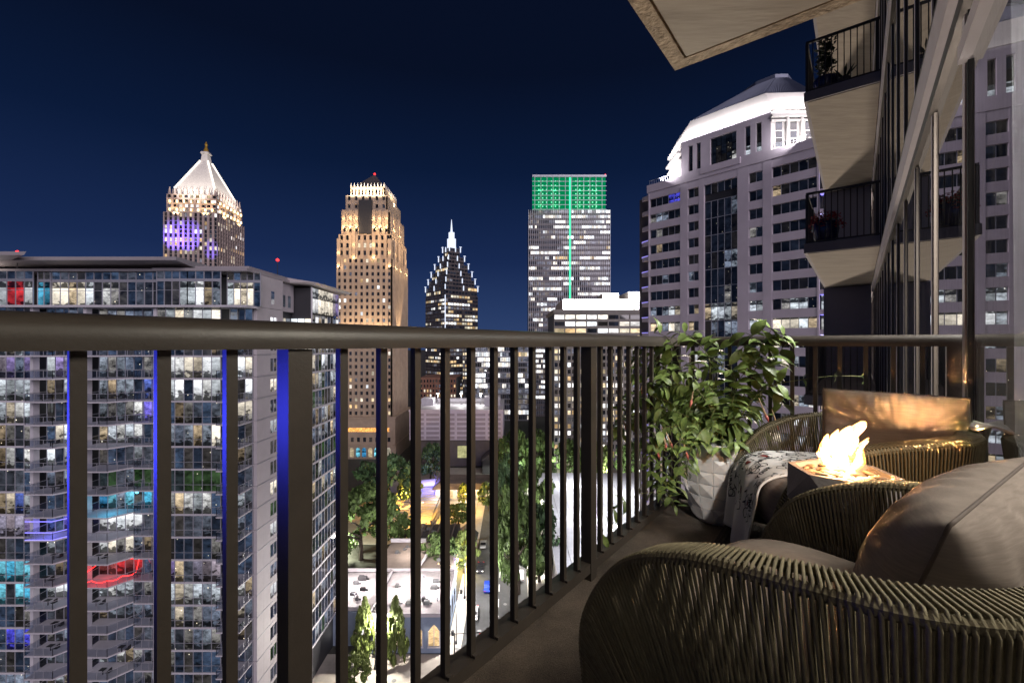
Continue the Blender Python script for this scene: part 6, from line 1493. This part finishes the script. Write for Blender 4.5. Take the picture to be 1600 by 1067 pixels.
GL = {'W': [[(0, 1), (.2, 0), (.4, .7), (.6, 0), (.8, 1)]], 'I': [[(.3, 0), (.3, 1)]], 'N': [[(.1, 0), (.1, 1), (.6, 0), (.6, 1)]], 'E': [[(.6, 0), (.1, 0), (.1, 1), (.6, 1)], [(.1, .5), (.5, .5)]], 'T': [[(0, 1), (.7, 1)], [(.35, 1), (.35, 0)]],
      'M': [[(0, 0), (.1, 1), (.4, .3), (.7, 1), (.8, 0)]], 'D': [[(.1, 0), (.1, 1), (.45, .85), (.6, .5), (.45, .15), (.1, 0)]], 'O': [[(.35, 0), (.1, .25), (.1, .75), (.35, 1), (.6, .75), (.6, .25), (.35, 0)]], 'Y': [[(.05, 1), (.35, .5), (.65, 1)], [(.35, .5), (.35, 0)]],
      'U': [[(.1, 1), (.1, .2), (.35, 0), (.6, .2), (.6, 1)]], 'R': [[(.1, 0), (.1, 1), (.5, .9), (.5, .6), (.1, .5), (.6, 0)]]}
for (x, y, w, a) in words_at:
    hgt = .030; wd_ = len(w) * .024
    for i, chr_ in enumerate(w):
        for st in GL[chr_]:
            pts = [((i * .024 - wd_ / 2) + p[0] * .026, (p[1] - .5) * hgt) for p in st]; stroke(ink, rot2(pts, x, y, a, 1), .0058)
ink.build('black_print', M['ink'], tw, kind='stuff'); red.build('red_print', M['ink_red'], tw, kind='stuff')
# tail of the throw hanging behind the back of the far chair
q = MB()
def back_throw(u, v):
    x = -.24 + .22 * u; z = .700 + .018 * math.sin(PI * min(1, v * 2)) if v < .5 else .70 - (v - .5) * .9
    y = -.33 - .10 * min(1, v * 2) - .015 * (v > .5) + .008 * math.sin(u * 20)
    return c2 + s2 * x + f2 * y + Z * z
q.grid(back_throw, 14, 16); b2 = q.build('throw_blanket', M['cloth_white'], None, smooth=True)
tag(b2, 'white cloth hung over the back of the far chair beside the glass', 'blanket'); s_ = b2.modifiers.new('thickness', 'SOLIDIFY'); s_.thickness = .006

# side table and fire bowl
TX, TY = 1.035, 1.385
tb = thing('side_table', (TX, TY, 0), 'round taupe side table carrying the fire bowl between the chairs', 'side table')
q = MB(); q.lathe([(.15, .395), (.158, .40), (.162, .412), (.162, .424), (.156, .432), (.02, .433)], (TX, TY, 0), 40); q.build('tabletop', M['table'], tb, smooth='auto')
q = MB(); q.lathe([(.135, 0), (.135, .03), (.10, .16), (.10, .22), (.14, .394)], (TX, TY, 0), 36); q.build('pedestal', M['table'], tb, smooth='auto')
for k in range(44):
    a = 2 * PI * k / 44; q = MB(); q.tube([(TX + math.cos(a) * .14, TY + math.sin(a) * .14, .02), (TX + math.cos(a) * .112, TY + math.sin(a) * .112, .2), (TX + math.cos(a) * .148, TY + math.sin(a) * .148, .395)], .0038, 5, cap=False); q.build('cord', M['rope'], tb)
bz = .434
fb = thing('fire_bowl', (TX, TY, bz), 'faceted grey concrete tabletop fire bowl full of pebbles', 'fire bowl')
q = MB(); k6 = 6; a0 = .35
lo = [(TX + .085 * math.cos(a0 + i * PI / 3), TY + .085 * math.sin(a0 + i * PI / 3), bz) for i in range(6)]
mi = [(TX + .158 * math.cos(a0 + (i + .5) * PI / 3), TY + .158 * math.sin(a0 + (i + .5) * PI / 3), bz + .105) for i in range(6)]
to = [(TX + .146 * math.cos(a0 + i * PI / 3), TY + .146 * math.sin(a0 + i * PI / 3), bz + .195) for i in range(6)]
ti = [(TX + .128 * math.cos(a0 + i * PI / 3), TY + .128 * math.sin(a0 + i * PI / 3), bz + .195) for i in range(6)]
bi = [(TX + .118 * math.cos(a0 + i * PI / 3), TY + .118 * math.sin(a0 + i * PI / 3), bz + .176) for i in range(6)]
for i in range(6):
    j = (i + 1) % 6
    q.poly([lo[i], lo[j], mi[i]]); q.poly([lo[j], mi[j], mi[i]]); q.poly([mi[i], mi[j], to[j]]); q.poly([mi[i], to[j], to[i]]); q.poly([to[i], to[j], ti[j], ti[i]]); q.poly([ti[i], ti[j], bi[j], bi[i]])
q.poly(list(reversed(lo))); q.poly(bi); q.build('bowl', M['bowl'], fb)
rr = random.Random(9); pmesh = []
for s in range(3):
    q = MB(); n = 8
    q.lathe([(.3, -.75), (.85, -.4), (1.0, 0), (.8, .5), (.3, .72)], (0, 0, 0), 9); q.v = [(x * (1 + .2 * math.sin(3 * y + s)), y * (1 + .2 * math.cos(2 * x + s)), z) for x, y, z in q.v]
    o = q.build('pebble', M['pebble'], None, smooth=True); pmesh.append(o.data); bpy.data.objects.remove(o)
for i in range(64):
    a = rr.random() * 2 * PI; R = .104 * math.sqrt(rr.random()); s = rr.uniform(.008, .0155)
    inst('pebble', pmesh[i % 3], fb, (TX + R * math.cos(a), TY + R * math.sin(a), bz + .178 + s * .5), 0, (s * 1.4, s, s * .7), rot=(rr.uniform(-.3, .3), rr.uniform(-.3, .3), rr.random() * 6))
# flames
fz = bz + .18
TONGUES = [([(.0, 0, 0), (.0, .0, .035), (-.008, 0, .080), (.006, 0, .118), (.030, 0, .150)], [.020, .036, .032, .018, .006]),
    ([(.008, 0, .085), (.022, 0, .118), (.046, 0, .142), (.066, 0, .160), (.074, 0, .166)], [.014, .017, .014, .010, .001]),
    ([(-.016, 0, .01), (-.040, .01, .045), (-.054, .0, .078), (-.052, 0, .104), (-.044, 0, .128)], [.014, .022, .017, .009, .001]),
    ([(-.028, 0, .045), (-.058, 0, .064), (-.080, 0, .072)], [.014, .009, .001]),
    ([(.018, 0, .01), (.042, -.01, .045), (.054, 0, .072), (.060, 0, .092), (.084, 0, .116)], [.014, .019, .012, .007, .001]),
    ([(.022, 0, .07), (.040, 0, .096), (.050, 0, .120)], [.012, .008, .001]),
    ([(-.018, 0, .07), (-.026, 0, .110), (-.012, 0, .142)], [.018, .012, .001])]
def flames(name, k, ma, parent=None):
    q = MB()
    for pts, radii in TONGUES:
        P = catmull([Vector(p) for p in pts], 18); R = []
        for i in range(19):
            f = i / 18 * (len(radii) - 1); j = min(int(f), len(radii) - 2); R.append(max(.0006, k * (radii[j] + (radii[j + 1] - radii[j]) * (f - j)) * (1 + .05 * math.sin(i * 1.3 + pts[0][0] * 90))))
        q.tube([(TX + p.x, TY + p.y, fz + p.z * (1 if k > .8 else .92)) for p in P], R, 14)
    return q.build(name, ma, parent, smooth=True)
fo = flames('flame', 1.0, M['flame']); tag(fo, 'bright orange flames leaping from the fire bowl', 'fire')
flames('flame_core', .58, M['flame_core'], fo)
light('fire_light', 'POINT', (TX, TY, fz + .11), 2.4, (1.0, .48, .16), size=.012)

# white quilted planter
PX, PY = 1.205, 2.60
pl = thing('planter', (PX, PY, 0), 'white quilted ceramic planter with a sprawling green climber in the balcony corner', 'plant pot')
prof = [(.112, 0), (.135, .03), (.158, .10), (.178, .18), (.192, .26), (.200, .34), (.203, .41), (.204, .462)]
q = MB(); nc = 15; rr = random.Random(6)
def prad(z):
    for (r0, z0), (r1, z1) in zip(prof[:-1], prof[1:]):
        if z <= z1: return r0 + (r1 - r0) * (z - z0) / (z1 - z0)
    return prof[-1][0]
zs = [.0, .022, .095, .168, .241, .314, .387, .452]
def pp(a, z, o=0): r = prad(z) + o; return (PX + r * math.cos(a), PY + r * math.sin(a), z)
for j in range(len(zs) - 1):
    for i in range(nc):
        a0_, a1_ = 2 * PI * i / nc, 2 * PI * (i + 1) / nc; zm = (zs[j] + zs[j + 1]) / 2; am = (a0_ + a1_) / 2
        if j == 0: q.poly([pp(a0_, zs[0]), pp(a1_, zs[0]), pp(a1_, zs[1]), pp(a0_, zs[1])]); continue
        g = .0025; ga = g / .19; A, B_, Cc, D = pp(a0_ + ga, zs[j] + g, .004), pp(a1_ - ga, zs[j] + g, .004), pp(a1_ - ga, zs[j + 1] - g, .004), pp(a0_ + ga, zs[j + 1] - g, .004)
        e = [pp(a0_, zs[j], -.001), pp(a1_, zs[j], -.001), pp(a1_, zs[j + 1], -.001), pp(a0_, zs[j + 1], -.001)]
        for (m0, m1, m2, m3) in ((e[0], e[1], B_, A), (e[1], e[2], Cc, B_), (e[2], e[3], D, Cc), (e[3], e[0], A, D)): q.poly([m0, m1, m2, m3])
        v = (i * 3 + j * 5) % 4
        if v == 0: q.poly([A, B_, Cc, D])
        else:
            cpt = pp(am + (.05 if v == 2 else -.05 if v == 3 else 0), zm + (.012 if v == 3 else 0), .011 if v != 1 else -.002)
            for (m0, m1) in ((A, B_), (B_, Cc), (Cc, D), (D, A)): q.poly([m0, m1, cpt])
q.build('pot', M['pot'], pl)
q = MB(); q.lathe([(.2045, .452), (.207, .455), (.207, .466), (.198, .468), (.192, .46), (.188, .40)], (PX, PY, 0), 45); q.build('rim', M['pot'], pl, smooth='auto')
q = MB(); q.lathe([(.19, .41), (.188, .425), (.05, .435)], (PX, PY, 0), 24); q.build('soil', M['soil'], pl)
# leaves
def leaf_mesh(seed, ma, wd_):
    q = MB(); rr = random.Random(seed); n = 7; fold = rr.uniform(.10, .28); droop = rr.uniform(.10, .45)
    mid_, L_, R_ = [], [], []
    for i in range(n + 1):
        f = i / n; w = wd_ * math.sin(PI * min(1, f * 1.02) ** .85) ** .9 if 0 < f < 1 else .004
        x = f * math.cos(droop * f); z = -f * math.sin(droop * f) * f
        mid_.append((x, 0, z)); L_.append((x, w, z + w * fold + .02 * math.sin(f * 9 + seed))); R_.append((x, -w, z + w * fold - .02 * math.sin(f * 8 + seed)))
    q.v += mid_ + L_ + R_; k = n + 1
    for i in range(n): q.f += [(i, i + 1, k + i + 1, k + i), (i, 2 * k + i, 2 * k + i + 1, i + 1)]; q.m += [0, 0]
    o = q.build('leaf', ma, None, smooth=True); me = o.data; bpy.data.objects.remove(o); return me
LM = [leaf_mesh(i, M['leaf'], (.20, .24, .17, .27)[i % 4]) for i in range(6)] + [leaf_mesh(20 + i, M['leaf_pale'], .21) for i in range(2)]
LY = leaf_mesh(40, M['leaf_yellow'], .3)
rr = random.Random(12); leaves = []
def put_leaf(p, d, size, me=None):
    d = Vector(d).normalized(); up = Vector((rr.uniform(-.5, .5), rr.uniform(-.7, .2), 1)); y = up.cross(d)
    if y.length < 1e-4: y = Vector((0, 1, 0))
    y.normalize(); z = d.cross(y); m_ = Matrix((d, y, z)).transposed()
    leaves.append((Vector(p), m_.to_euler(), size, me or (rr.choice(LM[:6]) if rr.random() < .86 else rr.choice(LM[6:]))))
VN = []  # vines: photo pixel, distance
def vine(pts, size=.085, step=.034, r=.0026, spread=1.0, brown=False):
    P = catmull([at_d(*p) for p in pts], 12 * (len(pts) - 1)); n = max(3, int(sum((b - a).length for a, b in zip(P[:-1], P[1:])) / step)); P = resample(P, n)
    q = MB(); q.tube(P, [r * (1.15 - .5 * i / len(P)) for i in range(len(P))], 5); q.build('stem', M['stem_brown'] if brown else M['stem'], pl, smooth=True)
    for i in range(1, len(P)):
        tg = (P[i] - P[i - 1]).normalized()
        for s in (-1, 1):
            if rr.random() < .12: continue
            sd = tg.cross(Vector((rr.uniform(-1, 1), -1, rr.uniform(-.4, .6)))); sd.normalize()
            put_leaf(P[i], sd * s * spread + tg * .35 + Vector((rr.uniform(-.3, .3), rr.uniform(-.6, .1), rr.uniform(-.45, .35))), size * rr.uniform(.7, 1.25))
B0 = (1125, 672, 2.6)
vine([B0, (1105, 620, 2.58), (1090, 565, 2.58), (1098, 528, 2.6)], .115, .045, brown=True); vine([B0, (1080, 640, 2.55), (1065, 580, 2.58), (1045, 530, 2.62), (1022, 520, 2.66)], .085, .034)
vine([B0, (1150, 640, 2.52), (1175, 590, 2.48), (1190, 545, 2.47), (1205, 515, 2.47)], .115, .045, brown=True); vine([B0, (1165, 640, 2.5), (1195, 600, 2.46), (1212, 560, 2.45), (1230, 535, 2.44)], .105, .045)
vine([B0, (1100, 650, 2.5), (1060, 640, 2.5), (1030, 655, 2.5), (1010, 690, 2.5)], .085, .032); vine([B0, (1070, 655, 2.48), (1040, 690, 2.46), (1035, 740, 2.46), (1042, 785, 2.48)], .070, .030)
vine([B0, (1085, 640, 2.5), (1050, 610, 2.55), (1010, 590, 2.62), (985, 580, 2.66)], .085, .034); vine([B0, (1095, 660, 2.48), (1075, 690, 2.42), (1062, 730, 2.42), (1055, 760, 2.43)], .068, .028)
vine([B0, (1060, 650, 2.55), (1015, 640, 2.6), (985, 650, 2.62), (972, 680, 2.62)], .08, .036); vine([B0, (1120, 640, 2.48), (1115, 600, 2.5), (1130, 570, 2.52), (1125, 545, 2.55)], .09, .036)
vine([B0, (1150, 655, 2.45), (1175, 650, 2.42), (1195, 660, 2.4), (1200, 685, 2.4)], .075, .036); vine([B0, (1110, 655, 2.43), (1120, 630, 2.42), (1105, 600, 2.45), (1080, 590, 2.5)], .085, .034)
vine([(1040, 785, 2.48), (1025, 770, 2.46), (1000, 770, 2.42), (965, 790, 2.30), (950, 810, 2.18), (940, 835, 2.08)], .065, .10, r=.002)
vine([(1210, 600, 2.45), (1260, 592, 2.43), (1300, 588, 2.40), (1330, 575, 2.36), (1347, 588, 2.34)], .045, .13, r=.0018)
vine([B0, (1060, 610, 2.52), (1035, 570, 2.6), (1015, 548, 2.64), (985, 545, 2.68)], .075, .034); vine([B0, (1130, 690, 2.42), (1128, 700, 2.40)], .09, .03)
vine([B0, (1085, 655, 2.45), (1045, 640, 2.44), (1010, 640, 2.46), (990, 660, 2.5)], .085, .03); vine([B0, (1110, 640, 2.42), (1090, 610, 2.42), (1060, 600, 2.46), (1035, 610, 2.5)], .09, .03)
vine([B0, (1070, 610, 2.5), (1040, 575, 2.56), (1020, 560, 2.6), (1000, 570, 2.64)], .095, .032); vine([B0, (1050, 630, 2.46), (1020, 620, 2.5), (1000, 610, 2.54), (980, 625, 2.58)], .09, .032)
vine([B0, (1040, 640, 2.52), (1000, 625, 2.6), (978, 640, 2.64), (968, 665, 2.64)], .085, .032); vine([B0, (1035, 600, 2.56), (1005, 570, 2.64), (985, 560, 2.68), (975, 575, 2.7)], .08, .032)
vine([B0, (1060, 690, 2.42), (1048, 720, 2.42), (1040, 760, 2.44), (1055, 790, 2.46)], .075, .032)
vine([B0, (1055, 665, 2.44), (1025, 680, 2.44), (1015, 720, 2.46), (1020, 750, 2.48)], .08, .03); vine([B0, (1110, 600, 2.5), (1108, 560, 2.54), (1085, 530, 2.58), (1070, 520, 2.6)], .11, .036)
vine([B0, (1175, 625, 2.45), (1200, 570, 2.44), (1180, 530, 2.47), (1165, 520, 2.5)], .11, .036); vine([B0, (1150, 600, 2.5), (1190, 560, 2.46), (1225, 525, 2.44)], .11, .036)
vine([B0, (1140, 640, 2.44), (1150, 600, 2.44), (1140, 570, 2.48)], .10, .034); vine([B0, (1100, 670, 2.40), (1080, 700, 2.38), (1072, 735, 2.38)], .075, .03)
vine([B0, (1150, 660, 2.44), (1180, 620, 2.42), (1215, 600, 2.4), (1222, 630, 2.4)], .095, .036)
for px, py, d in ((1125, 700, 2.38), (1080, 670, 2.44), (1150, 690, 2.38), (1170, 675, 2.42), (1100, 690, 2.4)):
    for k in range(3): put_leaf(at_d(px, py, d), (rr.uniform(-1, 1), rr.uniform(-1, -.2), rr.uniform(-.8, .3)), .09)
for px, py, d in ((1088, 598, 2.44), (1075, 590, 2.46)): put_leaf(at_d(px, py, d), (rr.uniform(-1, 1), -.8, -.2), .07, LY)
for i, (p, e, s, me) in enumerate(leaves):
    if i < 298: inst('leaf', me, pl, p, 0, (s * 1.08, s * 1.08, s * 1.08), rot=e)
ex = MB()
for (p, e, s, me) in leaves[298:]:
    m_ = Matrix.Translation(p) @ e.to_matrix().to_4x4() @ Matrix.Scale(s, 4); n = len(ex.v); ex.v += [tuple(m_ @ v.co) for v in me.vertices]; ex.f += [tuple(n + i for i in f.vertices) for f in me.polygons]; ex.m += [0] * len(me.polygons)
ex.build('leaf_mass', M['leaf'], pl, smooth=True, kind='stuff')
for i, (px, py, d, up) in enumerate(((1082, 617, 2.42, 1), (1193, 640, 2.38, -1), (1211, 655, 2.38, -1), (1038, 685, 2.42, -1), (1044, 683, 2.42, -1), (975, 660, 2.56, -1), (1026, 700, 2.44, -1), (1006, 690, 2.5, -1), (1070, 698, 2.40, 1), (1003, 605, 2.55, 1))):
    p = at_d(px, py, d); ax = Vector((rr.uniform(-.35, .35), -.3, -1 if up < 0 else -.8)).normalized(); L = rr.uniform(.055, .08)
    q = MB(); q.tube([p - ax * L * .9, p - ax * L * .4, p, p + ax * L * .4], [.0018, .0028, .0042, .0055], 7); fl_ = q.build('flower', M['petal_pale'], pl, smooth=True)
    q = MB(); q.tube([p + ax * L * .4, p + ax * L * .62, p + ax * L * .95], [.0056, .0085, .0012], 8); q.build('petal', M['petal'], fl_, smooth=True)
# dark mat on the floor by the chairs
q = MB(); pts = [at(1112, 856, 0), at(1140, 812, 0), at(1225, 838, 0), at(1215, 890, 0)]; q.prism([(p.x, p.y) for p in pts], 0.0, .014)
mt_ = q.build('floor_mat', M['rug'], None); tag(mt_, 'dark woven mat on the concrete floor in front of the far chair', 'mat')
for i in range(1, 14):
    a = pts[0].lerp(pts[3], i / 14); b = pts[1].lerp(pts[2], i / 14); q = MB(); q.tube([(a.x, a.y, .0145), (b.x, b.y, .0145)], .005, 5); q.build('woven_rib', M['rug'], mt_)
